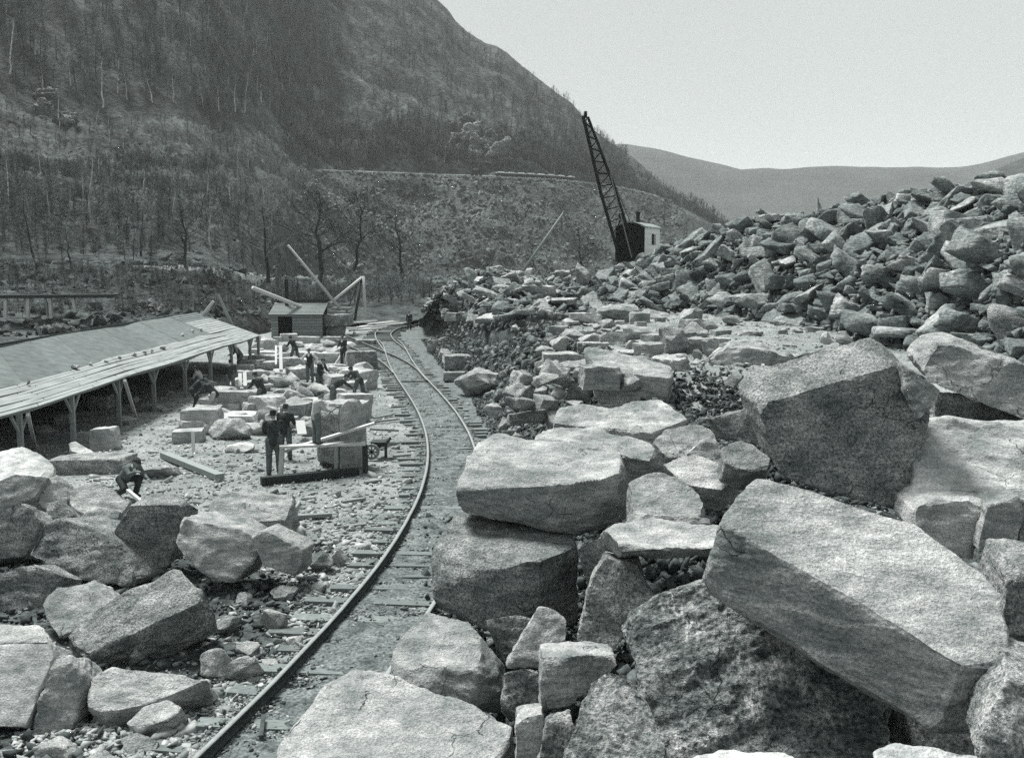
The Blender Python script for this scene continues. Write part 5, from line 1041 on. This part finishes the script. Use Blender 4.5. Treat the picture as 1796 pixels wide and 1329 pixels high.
# ================= PEOPLE =================
def remesh(o, vox):
    m = o.modifiers.new('r', 'REMESH'); m.mode = 'VOXEL'; m.voxel_size = vox; m.use_smooth_shade = True
    s = o.modifiers.new('s', 'SMOOTH'); s.factor = .5; s.iterations = 4
def limb(m, pts, rs, n=10):
    for i in range(len(pts)-1): m.tube(pts[i], pts[i+1], rs[i], rs[i+1], n)
    for p, r in zip(pts, rs): m.ball(p, r*1.0, n, 7)
def person(foot, face, label, lean=0, arms='down', legs='stand', hgt=1.72, coat='cloth_dark', trs='cloth_mid', cap='cloth_dark', turn=0, vest=False, hold=None, apron=False):
    """foot: world point; face: heading in radians (0 looks along +Y); lean: forward bend in radians"""
    k = hgt/1.72; B = MB(); J = MB(); T = MB(); Cp = MB(); S = MB(); Bo = MB()
    ph = .93; V3 = Vector
    if legs == 'crouch': ph = .48
    if legs == 'bend': ph = .86
    pel = V3((0, 0, ph)); Rl = Matrix.Rotation(-lean, 3, 'X')
    def U(x, y, z): return pel + Rl @ V3((x, y, z))
    chest = U(0, .01, .36); neck = U(0, .02, .52); hd = neck + (Rl @ V3((0, .03, .0))) + Matrix.Rotation(-lean*.6, 3, 'X') @ V3((0, .02, .15))
    Rh = Matrix.Rotation(-lean*.6 - .1, 3, 'X') @ Matrix.Rotation(turn, 3, 'Z')
    sh_ = [U(s*.19, 0, .45) for s in (-1, 1)]
    if arms == 'down': el = [sh_[i] + V3((s*.06, -.02, -.28)) for i, s in enumerate((-1, 1))]; ha = [el[i] + V3((s*.01, .07, -.25)) for i, s in enumerate((-1, 1))]
    elif arms == 'work': el = [sh_[i] + V3((s*.05, .12, -.25)) for i, s in enumerate((-1, 1))]; ha = [el[i] + V3((-s*.06, .22, -.08)) for i, s in enumerate((-1, 1))]
    elif arms == 'reach': el = [sh_[i] + V3((s*.02, .2, -.17)) for i, s in enumerate((-1, 1))]; ha = [el[i] + V3((-s*.04, .2, -.15)) for i, s in enumerate((-1, 1))]
    elif arms == 'hips': el = [sh_[i] + V3((s*.2, -.04, -.2)) for i, s in enumerate((-1, 1))]; ha = [el[i] + V3((-s*.16, .08, -.17)) for i, s in enumerate((-1, 1))]
    elif arms == 'bar': el = [sh_[0] + V3((-.08, .1, -.24)), sh_[1] + V3((.05, .2, -.12))]; ha = [el[0] + V3((.05, .2, -.06)), el[1] + V3((-.03, .2, .08))]
    hp = [pel + V3((s*.1, 0, -.02)) for s in (-1, 1)]
    if legs == 'stand': kn = [V3((s*.12, .03, .50)) for s in (-1, 1)]; an = [V3((s*.13, 0, .08)) for s in (-1, 1)]
    elif legs == 'stride': kn = [V3((-.14, .16, .50)), V3((.14, -.08, .48))]; an = [V3((-.17, .22, .08)), V3((.17, -.30, .09))]
    elif legs == 'bend': kn = [V3((s*.16, .14, .48)) for s in (-1, 1)]; an = [V3((s*.18, .02, .08)) for s in (-1, 1)]
    elif legs == 'crouch': kn = [V3((-.2, .36, .5)), V3((.2, .3, .28))]; an = [V3((-.18, .2, .08)), V3((.16, -.08, .08))]
    # body, one continuous skin: head, neck, torso, arms with fingers, legs, feet
    B.ball(hd, (.078, .098, .115), 12, 9, Rh); B.ball(hd + Rh @ V3((0, .045, -.055)), (.05, .05, .05), 10, 7); B.tube(neck - V3((0, 0, .04)), hd - Rh @ V3((0, 0, .05)), .055, .05, 10)
    B.ball(hd + Rh @ V3((0, .105, -.01)), (.014, .022, .02), 8, 6)
    for s in (-1, 1): B.ball(hd + Rh @ V3((s*.08, 0, -.005)), (.014, .02, .03), 8, 6)
    limb(B, [pel, U(0, .01, .2), chest], [.13, .12, .14])
    for i, s in enumerate((-1, 1)):
        limb(B, [chest, sh_[i], el[i], ha[i]], [.09, .06, .042, .028])
        d = (ha[i] - el[i]).normalized(); si = d.cross(V3((0, 0, 1))); si = si.normalized() if si.length > .1 else V3((1, 0, 0)); up_ = si.cross(d).normalized()
        pm = ha[i] + d*.05; B.ball(pm, (.038, .038, .022), 8, 6); B.tube(ha[i], pm + d*.02, .026, .034, 8)
        for q_, fl_ in ((-.027, .065), (-.009, .078), (.009, .074), (.027, .056)):
            b0 = pm + d*.025 + si*q_; b1 = b0 + d*fl_*.55 - up_*.012; b2 = b1 + d*fl_*.3 - up_*.035; limb(B, [b0, b1, b2], [.0095, .009, .008], 6)
        limb(B, [ha[i] + si*(-s*.022) + d*.012, ha[i] + si*(-s*.05) + d*.045, ha[i] + si*(-s*.045) + d*.075 - up_*.02], [.012, .0105, .009], 6)
        limb(B, [hp[i], kn[i], an[i]], [.085, .058, .042]); B.ball(an[i] + V3((0, .07, -.035)), (.042, .12, .035), 10, 6)
        limb(T, [hp[i] + V3((0, 0, .02)), kn[i], an[i] + V3((0, 0, .03))], [.115, .085, .075]); Bo.ball(an[i] + V3((0, .06, -.03)), (.055, .15, .05), 10, 7); Bo.tube(an[i], an[i] + V3((0, 0, .08)), .055, .06, 10)
        limb(S if vest else J, [sh_[i], el[i], ha[i] - (ha[i]-el[i])*.06], [.08, .062, .048])
        S.ball(hd + Rh @ V3((s*.03, .088, .012)), (.009, .006, .007), 6, 5) if False else None
    T.ball(pel, (.17, .13, .13), 12, 8)
    limb(J, [pel + V3((0, 0, .0)), U(0, 0, .2), chest], [.155, .15, .165]); J.ball(U(0, 0, .38), (.215, .13, .15), 12, 8, Rl); J.ball(U(0, 0, -.03), (.175, .14, .14), 12, 8, Rl)
    S.ball(U(0, .1, .4), (.07, .07, .12), 10, 7, Rl); S.tube(neck - V3((0, 0, .03)), neck + V3((0, .0, .03)), .068, .062, 12)
    Cp.ball(hd + Rh @ V3((0, -.005, .07)), (.095, .115, .055), 12, 8, Rh); Cp.ball(hd + Rh @ V3((0, .1, .055)), (.07, .06, .012), 10, 6, Rh)
    rt = Matrix.Rotation(face, 3, 'Z')
    def fin(m, name, mat, par, vox):
        v = [tuple((rt @ Vector(p))*k) for p in m.v]; o = mesh_obj(name, v, m.f, M[mat], par, None, True); remesh(o, vox); return o
    body = fin(B, 'person', 'skin', None, .011); body.location = foot; tag(body, label, 'person', 'quarrymen at work in the yard')
    fin(J, 'waistcoat' if vest else 'jacket', coat, body, .022); fin(T, 'trousers', trs, body, .022); fin(S, 'shirt', 'shirt', body, .02); fin(Cp, 'cap', cap, body, .016); fin(Bo, 'boots', 'cloth_dark', body, .02)
    Ha = MB(); Ha.ball(hd + Rh @ V3((0, -.035, .02)), (.086, .085, .09), 10, 8, Rh); fin(Ha, 'hair', 'cloth_dark', body, .02)
    if apron: A = MB(); A.box(V3((0, .15, ph - .12)), (.34, .03, .6)); fin(A, 'apron', 'cloth_pale', body, .02)
    hw = [foot + (rt @ h_)*k for h_ in ha]
    if hold:
        d0_, d1_, w_, nm, lb = hold; c = hw[1] if nm != 'barrow' else hw[0]; m_ = MB(); m_.bar(c + rt @ Vector(d0_), c + rt @ Vector(d1_), w_)
        if nm == 'hammer': m_.box(c + rt @ Vector(d1_), (.16, .07, .07), rt)
        tag(mesh_obj(nm, m_.v, m_.f, M['timber_mid'], None, tuple(c)), lb, nm.replace('_', ' '))
    return body
dg = math.radians
def ft(x, y, z=0.0): p = G(x, y, z); p.z = z + (gz(p.x, p.y) if z == 0 else 0); return p
person(ft(481, 833), dg(10), 'worker seen from behind standing left of the plank staging in a dark jacket', lean=.12, arms='work', legs='stand', hgt=1.85, trs='cloth_mid')
person(ft(501, 806), dg(-5), 'capped worker in a dark jacket standing right beside the man seen from behind', lean=.1, arms='work', hgt=1.7)
person(P(555, 779, 26.8), dg(-50), 'worker in a pale jacket and cap standing on the staging plank', lean=.18, arms='work', coat='cloth_pale', hgt=1.5, cap='cloth_mid', hold=((0, -.1, -.1), (0, .22, .1), .03, 'hammer', 'hammer held by the pale-jacketed worker'))
person(ft(584, 720), dg(-70), 'dark-clad worker leaning far over the pale slab behind the staging', lean=.95, arms='reach', legs='stride', hgt=1.75)
person(ft(544, 672), dg(175), 'worker in a waistcoat and white shirt facing out behind the dark block', lean=.05, arms='hips', vest=True)
person(ft(603, 641), dg(160), 'dark-clad worker standing upright beside the black-ended block', lean=.08, arms='work', hgt=1.75, trs='cloth_dark')
person(ft(518, 640), dg(60), 'worker bending with legs apart near the small lifting frame', lean=.45, arms='bar', legs='stride', hgt=1.75)
person(ft(340, 722), dg(-80), 'dark worker bending to the right over a pale stone by the shed', lean=.75, arms='work', legs='bend', hgt=1.75, trs='cloth_dark')
person(ft(378, 728), dg(80), 'dark worker bending to the left over the pale stone opposite his mate', lean=.75, arms='work', legs='bend', hgt=1.75, trs='cloth_pale')
person(ft(405, 692), dg(10), 'stocky dark figure seen from behind in front of the wide pale block', lean=.2, arms='work', hgt=1.65)
person(ft(461, 722), dg(55), 'worker bending left at the end of the light rectangular block', lean=.55, arms='bar', legs='bend', hgt=1.8)
person(ft(355, 684), dg(90), 'worker with a pale cap crouching at the far side of the bending pair', lean=.5, arms='work', legs='crouch', coat='cloth_pale', cap='cloth_pale')
person(ft(631, 704), dg(55), 'worker in dark clothes leaning over the upper end of the pale slab by the track', lean=.8, arms='reach', legs='stride', hgt=1.7)
person(ft(423, 650), dg(100), 'bending worker partly hidden at the left end of the long dark-sided block', lean=.6, arms='work', legs='bend', coat='cloth_mid')
person(ft(718, 577), dg(170), 'lone man standing at the far foot of the bank beside the line', hgt=1.75, trs='cloth_dark')
person(ft(560, 690), dg(-120), 'dark-haired worker just behind the rounded dark block', lean=.35, arms='work', legs='stand', hgt=1.7)
person(ft(218, 872), dg(-120), 'crouching man at work with an iron bar beside the low grey boulder', lean=.8, arms='bar', legs='crouch', coat='cloth_mid', trs='cloth_dark', hgt=1.75)
plank(P(224, 860, 23.2), P(256, 886, 21.9), .07, .07, 'pale tool handle slanting down beside the crouching man', 'timber', 'tool_handle', 'tool handle')
loose(358, 712, 26, 26, 0, 'pale stone being worked between the two bending men', 'rock_pale', .8, 77, True)
# ================= TREES =================
def tree_mesh(seed, h, spread=.5, limbs=9, twigs=26, lean=0, trunkr=.022):
    r = random.Random(seed); T = MB(); Cw = MB(); p = Vector((0, 0, -.3)); top = Vector((lean*h + r.gauss(0, .05)*h, r.gauss(0, .04)*h, h*.86)); n = 7; pts = []
    for i in range(n+1):
        t = i/n; q = p.lerp(top, t) + Vector((r.gauss(0, .012)*h*min(1, i), r.gauss(0, .012)*h*min(1, i), 0)); pts.append(q)
    R0_ = trunkr*h
    for i in range(n): T.tube(pts[i], pts[i+1], R0_*(1 - .85*i/n), R0_*(1 - .85*(i+1)/n), 5, False)
    for k in range(limbs):
        t = r.uniform(.32, .98); i = min(n-1, int(t*n)); b = pts[i].lerp(pts[i+1], t*n - i); a = r.uniform(0, 6.28); L_ = h*spread*r.uniform(.5, 1)*(1.15 - t*.7)
        d = Vector((math.cos(a), math.sin(a), r.uniform(.35, 1.1))).normalized(); e = b + d*L_*.5; e2 = e + (d + Vector((r.gauss(0, .3), r.gauss(0, .3), .25)))*L_*.45
        r_ = R0_*(1 - .8*t)*.5; Cw.tube(b, e, r_, r_*.55, 4, False); Cw.tube(e, e2, r_*.55, r_*.2, 3, False)
        for j in range(int(twigs/limbs*3) + 1):
            s = r.uniform(.25, 1); q = b.lerp(e, s*2) if s < .5 else e.lerp(e2, s*2-1); dd = (d*.5 + Vector((r.gauss(0, .8), r.gauss(0, .8), r.gauss(.35, .5)))).normalized(); l2 = L_*r.uniform(.2, .55)
            q2 = q + dd*l2; w_ = max(.012, .0022*h); k0 = len(Cw.v); sd_ = dd.cross(Vector((r.gauss(0, 1), r.gauss(0, 1), r.gauss(0, 1)))).normalized()*w_
            Cw.v += [tuple(q - sd_), tuple(q + sd_), tuple(q2)]; Cw.f.append((k0, k0+1, k0+2))
            for g in range(3):
                q3 = q.lerp(q2, r.uniform(.3, .95)); d3 = (dd + Vector((r.gauss(0, .6), r.gauss(0, .6), r.gauss(.1, .5)))).normalized()*l2*r.uniform(.3, .6); k0 = len(Cw.v)
                Cw.v += [tuple(q3 - sd_*.6), tuple(q3 + sd_*.6), tuple(q3 + d3)]; Cw.f.append((k0, k0+1, k0+2))
    return T, Cw
TT = []
for s in range(7):
    T, Cw = tree_mesh(s + 5, 1*8.0, (.26 if s < 3 else .5) + .06*(s % 3), (8 if s < 3 else 16) + s, 30 if s < 3 else 80 + 10*(s % 3), .08*(s % 3 - 1), (.024 if s < 3 else .017) + .003*(s % 3))
    ms = []
    for m_, nm, mt in ((T, 'trunk', 'bark_pale' if s < 3 else 'bark'), (Cw, 'crown', 'twig_pale' if s in (0, 4) else 'twig')):
        o = mesh_obj(nm, m_.v, m_.f, M[mt]); ms.append(o.data); bpy.data.objects.remove(o)
    TT.append(ms)
def tree(p, h, ti, label, group=None, rz=None, sq=1.0):
    e = empty('tree', tuple(p), R.uniform(0, 6.28) if rz is None else rz); s = h/8.0; e.scale = (s*sq, s*sq, s); tag(e, label, 'tree', group)
    for me, nm in zip(TT[ti], ('trunk', 'crown')): o = bpy.data.objects.new(nm, me); C.objects.link(o); o.parent = e
    return e
# trees singled out by their trunks in the photograph: foot (x, y), trunk height in px, pale or dark
TP = [(155,388,98,0,'tall pale birch trunk standing alone on the wooded slope above the shed'),(19,385,95,0,'pale trunk at the left edge above the terrace path'),(102,222,52,1,'leaning pale dead trunk by the crag at the upper left'),(75,155,40,0,'pale trunk above the crag at the upper left'),
 (181,188,66,1,'straight pale trunk at the lower edge of the upper wood'),(224,175,50,0,'pale trunk beside the meadow in the upper wood'),(14,130,80,0,'pale trunk at the upper left edge of the picture'),(123,150,40,2,'short pale trunk in the upper wood'),(305,180,48,1,'pale trunk on the edge of the clearing'),
 (355,188,40,0,'thin pale trunk left of the middle of the clearing edge'),(384,195,36,2,'thin pale trunk at the clearing edge'),(412,195,52,1,'pale trunk at the right of the clearing'),(428,198,60,0,'tall thin trunk at the right of the clearing'),(192,256,44,2,'small bare tree standing below the clearing'),
 (367,445,80,1,'pale trunk above the far end of the terrace path'),(408,470,60,0,'white stump-like trunk at the path above the shed end'),(125,470,60,4,'dark tree beside the terrace path'),(300,330,40,2,'thin trunk in the wood above the terrace'),(415,330,46,0,'thin trunk above the dark wood'),
 (500,330,36,1,'thin trunk at the left end of the hillside line'),(98,345,30,2,'thin trunk among the brush on the left slope'),(560,470,130,5,'dark bare tree with crooked limbs left of the scree'),(620,450,110,6,'wide dark bare tree in front of the scree'),(470,470,110,4,'dark bare tree behind the derrick jib'),
 (705,455,90,3,'slim dark tree bending over the middle of the scree'),(1023,470,80,3,'slim dark tree left of the crane jib'),(935,470,60,6,'dark bush-like tree behind the leaning pole'),(985,400,50,5,'dark bushy tree at the top of the leaning pole'),(330,470,90,5,'dark tree in the thicket above the terrace path'),
 (250,450,70,4,'dark tree over the middle of the terrace path'),(60,450,80,6,'dark tree over the near end of the terrace path'),(850,480,40,6,'dark bush behind the left heap'),(1165,395,40,5,'bare tree right behind the crane cab')]
for i, (x, y, hp, k, lab) in enumerate(TP):
    p = hill_px(x, y); 
    if x > 450 and y > 430: 
        Yt = 112 + 5*(i % 4); g = P(x, y + 20, Yt); p = Vector((g.x, g.y, g.z)) ; p.z = min(p.z, H + (HOR - y - 20)/F*Yt)
    tree(p, hp/F*p.y*1.35, k, lab, sq=.75 if k < 3 else 1.25)
names_ = {0: 'pale', 1: 'pale', 2: 'pale', 3: 'dark', 4: 'grey', 5: 'dark', 6: 'dark'}
rs = random.Random(21)
zones = [((-40, 480), (3.15, 4.0), 90, 7, 'on the steep slope below the clearing'), ((-40, 480), (4.2, 5.6), 40, 7, 'in the brush below the clearing'), ((-40, 460), (6.02, 6.35), 60, 9, 'in the front row of the upper wood'), ((540, 1000), (5.1, 6.2), 60, 9, 'just above the hillside railway')]
for (u0, u1), (k0, k1), n, h, where in zones:
    for i in range(n):
        ti = rs.choice((0, 0, 1, 2, 2, 3, 4, 5, 6)); u = rs.uniform(u0, u1); tree(hill_at(u, rs.uniform(k0, k1)), h*rs.uniform(.55, 1.2)*(.6 if where.startswith('on the steep') and u < 250 else .8), ti, '%s-stemmed bare tree %s, %s' % (names_[ti], where, 'far left' if u < 120 else 'left of the shed end' if u < 300 else 'behind the hut side' if u < 520 else 'left of the crag' if u < 780 else 'towards the crane jib'), 'bare trees ' + where, sq=rs.uniform(.8, 1.2))
# the wood beyond, as one mass of bare stems and twigs
def lowtree(seed):
    r = np.random.RandomState(seed); v = []; f = []
    def tri(a, b, w):
        a = np.array(a); b = np.array(b); k = len(v); s = np.array([w, r.uniform(-w, w), 0]); v.extend([a - s, a + s, b]); f.append((k, k+1, k+2))
    k = 0; x = r.uniform(-.05, .05)
    v.extend([(-.017, 0, -.05), (.017, .0, -.05), (x+.009, 0, .95), (x-.009, 0, .95)]); f.extend([(0, 1, 2), (0, 2, 3)])
    return v, f, tri, r, x
LT = []; LC = []
for s in range(8):
    v, f, tri, r, x = lowtree(s); LT.append((np.array(v), np.array(f)))
    v2 = []; f2 = []
    for j in range(46):
        t = r.uniform(.25, .95); b = np.array([x*t, 0, t]); a = r.uniform(0, 6.28); l = r.uniform(.12, .34)*(1.25 - t); e = b + l*np.array([math.cos(a), math.sin(a), r.uniform(.2, 1.3)])
        k = len(v2); w_ = .0085; v2.extend([b - [w_, 0, 0], b + [w_, 0, 0], e]); f2.append((k, k+1, k+2))
        for g in range(3):
            c = b + (e - b)*r.uniform(.3, 1); e2 = c + l*.6*np.array([r.normal(), r.normal(), r.uniform(0, 1.2)])*.6; k = len(v2); v2.extend([c - [.005, 0, 0], c + [.005, 0, 0], e2]); f2.append((k, k+1, k+2))
    LC.append((np.array(v2), np.array(f2)))
def wood(name, n, u0, u1, k0, k1, h, label, dens=None):
    u = RS.uniform(u0, u1, n); k = RS.uniform(k0, k1, n); pos = np.array([hill_at(a, b) for a, b in zip(u, k)]); sz = RS.uniform(.6, 1.25, n)*h
    rt = rots(n, .05); sc = np.stack([sz*1.25, sz*1.25, sz], 1); idx = RS.randint(0, 8, n); pale = RS.rand(n) < .3; cp = RS.rand(n) < .4
    V_ = []; F_ = []; mi_ = []; o_ = 0
    for m_, sel in ((0, ~cp), (3, cp)): v1, f1 = merge(LC, idx[sel], pos[sel], rt[sel], sc[sel]); V_.append(v1); F_.append(f1 + o_); o_ += len(v1); mi_.append(np.full(len(f1), m_))
    keep = RS.rand(n) < (.14 if h < 4 else .6)
    for m_, sel in ((1, pale & keep), (2, ~pale & keep)):
        sc2 = sc[sel]*np.array([.55 if m_ == 1 else 1.0, 1, 1]); v2, f2 = merge(LT, idx[sel], pos[sel], rt[sel], sc2); V_.append(v2); F_.append(f2 + o_); o_ += len(v2); mi_.append(np.full(len(f2), m_))
    o = mesh_obj(name, np.concatenate(V_), np.concatenate(F_), M['twig']); o.data.materials.append(M['bark_pale']); o.data.materials.append(M['bark']); o.data.materials.append(M['twig_pale']); o.data.polygons.foreach_set('material_index', np.concatenate(mi_)); return tag(o, label, 'wood', kind='stuff')
wood('woodland', 2600, -60, 600, 6.03, 6.75, 8.0, 'bare winter wood covering the upper left mountainside')
wood('woodland', 3000, 500, 1100, 5.15, 6.85, 7.0, 'bare winter wood covering the mountainside above the hillside railway')
wood('woodland', 1800, 1000, 1330, 4.2, 6.55, 4.0, 'bare wood on the far shoulder of the mountain')
wood('undergrowth', 2600, -60, 560, 3.1, 5.9, 2.4, 'brushwood and saplings on the slope above the terrace path')
wood('undergrowth', 1300, -60, 520, .4, 1.6, 1.2, 'brambles and scrub on the bank above the shed')
wood('undergrowth', 1100, -60, 540, 2.95, 3.9, 3.0, 'dense thicket on the slope just above the terrace path')
wood('undergrowth', 500, 480, 760, .3, 1.2, 2.6, 'scrub at the foot of the hillside behind the derrick')
# scree stones on the tip
n = 20000; u = RS.uniform(520, 1200, n); k = 1.3 + 2.75*RS.rand(n); pos = np.array([hill_at(a, b) for a, b in zip(u, k)]); sz = .7*(5**(RS.rand(n)**2))
sc = np.stack([sz, sz*RS.uniform(.6, 1, n), sz*RS.uniform(.5, .9, n)], 1); v, f = merge(SMALL, RS.randint(0, 10, n), pos, rots(n, .6), sc)
tag(mesh_obj('scree', v, f, M['scree_stone']), 'loose broken stone covering the tipped slope below the hillside railway', 'scree', kind='stuff')
n = 2600; u = RS.uniform(-60, 520, n); k = .2 + 5.6*RS.rand(n)**1.6; pos = np.array([hill_at(a, b) for a, b in zip(u, k)]); sz = .3*(6**(RS.rand(n)**3)); sc = np.stack([sz, sz*RS.uniform(.6, 1, n), sz*RS.uniform(.5, .9, n)], 1)
v, f = merge(SMALL, RS.randint(0, 10, n), pos, rots(n, .6), sc); tag(mesh_obj('rubble', v, f, M['scree_stone']), 'scattered stones on the bank and slope above the shed', 'rubble', kind='stuff')
# scrub on the dark slope right of the track
n = 260; Y_ = RS.uniform(40, 80, n); s_ = RS.uniform(.2, 3.4, n); x_ = bankx(Y_) + s_; pos = np.stack([x_, Y_, ground_z(x_, Y_)], 1); sz = RS.uniform(.3, .9, n)
v, f = merge(LC, RS.randint(0, 8, n), pos, rots(n, .3), np.stack([sz*1.6, sz*1.6, sz], 1)); tag(mesh_obj('undergrowth', v, f, M['twig']), 'dead brambles on the dark slope right of the track', 'undergrowth', kind='stuff')
# crags
def crag(x, y, wp, hp, label, seed, n=5):
    c = hill_px(x, y); rs_ = np.random.RandomState(seed); e = empty('crag', tuple(c)); tag(e, label, 'crag')
    for i in range(n):
        px_ = x + (rs_.rand() - .5)*wp*.7; py_ = y + (rs_.rand() - .5)*hp*.6; q = hill_px(px_, py_); s = wp/F*q.y*rs_.uniform(.35, .6); hh = hp/F*q.y*rs_.uniform(.5, .8)
        pts = rs_.normal(size=(12, 3)); pts /= np.linalg.norm(pts, axis=1)[:, None]; pts *= [s*.6, s*.45, hh*.55]; pts[:, 0] += pts[:, 2]*rs_.uniform(.1, .6); pts += np.array(q) + np.array([0, -s*.25, 0])
        v, f = rock_arrays(pts.tolist(), s/16, .09, 16, seed + i, 1.2); o = mesh_obj('rock_face', v - np.array(c), f, M['crag'], e, None, False)
crag(838, 248, 100, 88, 'broken rocky crag on the mountainside above the train', 3, 7); crag(95, 195, 80, 66, 'sloping rock outcrop at the upper left above the brush', 8, 5); crag(320, 455, 60, 44, 'pale rock outcrop above the far end of the terrace path', 12, 4)
crag(690, 262, 26, 26, 'small pale outcrop above the left of the hillside line', 15, 2); crag(120, 572, 110, 34, 'pale rocky bank behind the near half of the long shed', 17, 4); crag(255, 540, 90, 26, 'rocky bank behind the middle of the long shed', 19, 4); crag(480, 470, 30, 30, 'pale rock beside the path behind the derrick jib', 23, 2); crag(790, 268, 40, 40, 'pale rock step beside the big crag', 29, 2)
# ================= AIR =================
hzb = MB(); hzb.box((0, 2400, 230), (9000, 5300, 480)); hb = hzb.build('haze', None); tag(hb, 'thin winter haze filling the valley', 'haze', kind='stuff')
m = bpy.data.materials.new('valley_haze'); m.use_nodes = True; n = m.node_tree; n.nodes.clear(); o_ = n.nodes.new('ShaderNodeOutputMaterial'); pv = n.nodes.new('ShaderNodeVolumePrincipled')
pv.inputs['Color'].default_value = (.965, 1, .99, 1); pv.inputs['Density'].default_value = .00015; n.links.new(pv.outputs[0], o_.inputs['Volume']); hb.data.materials.append(m)
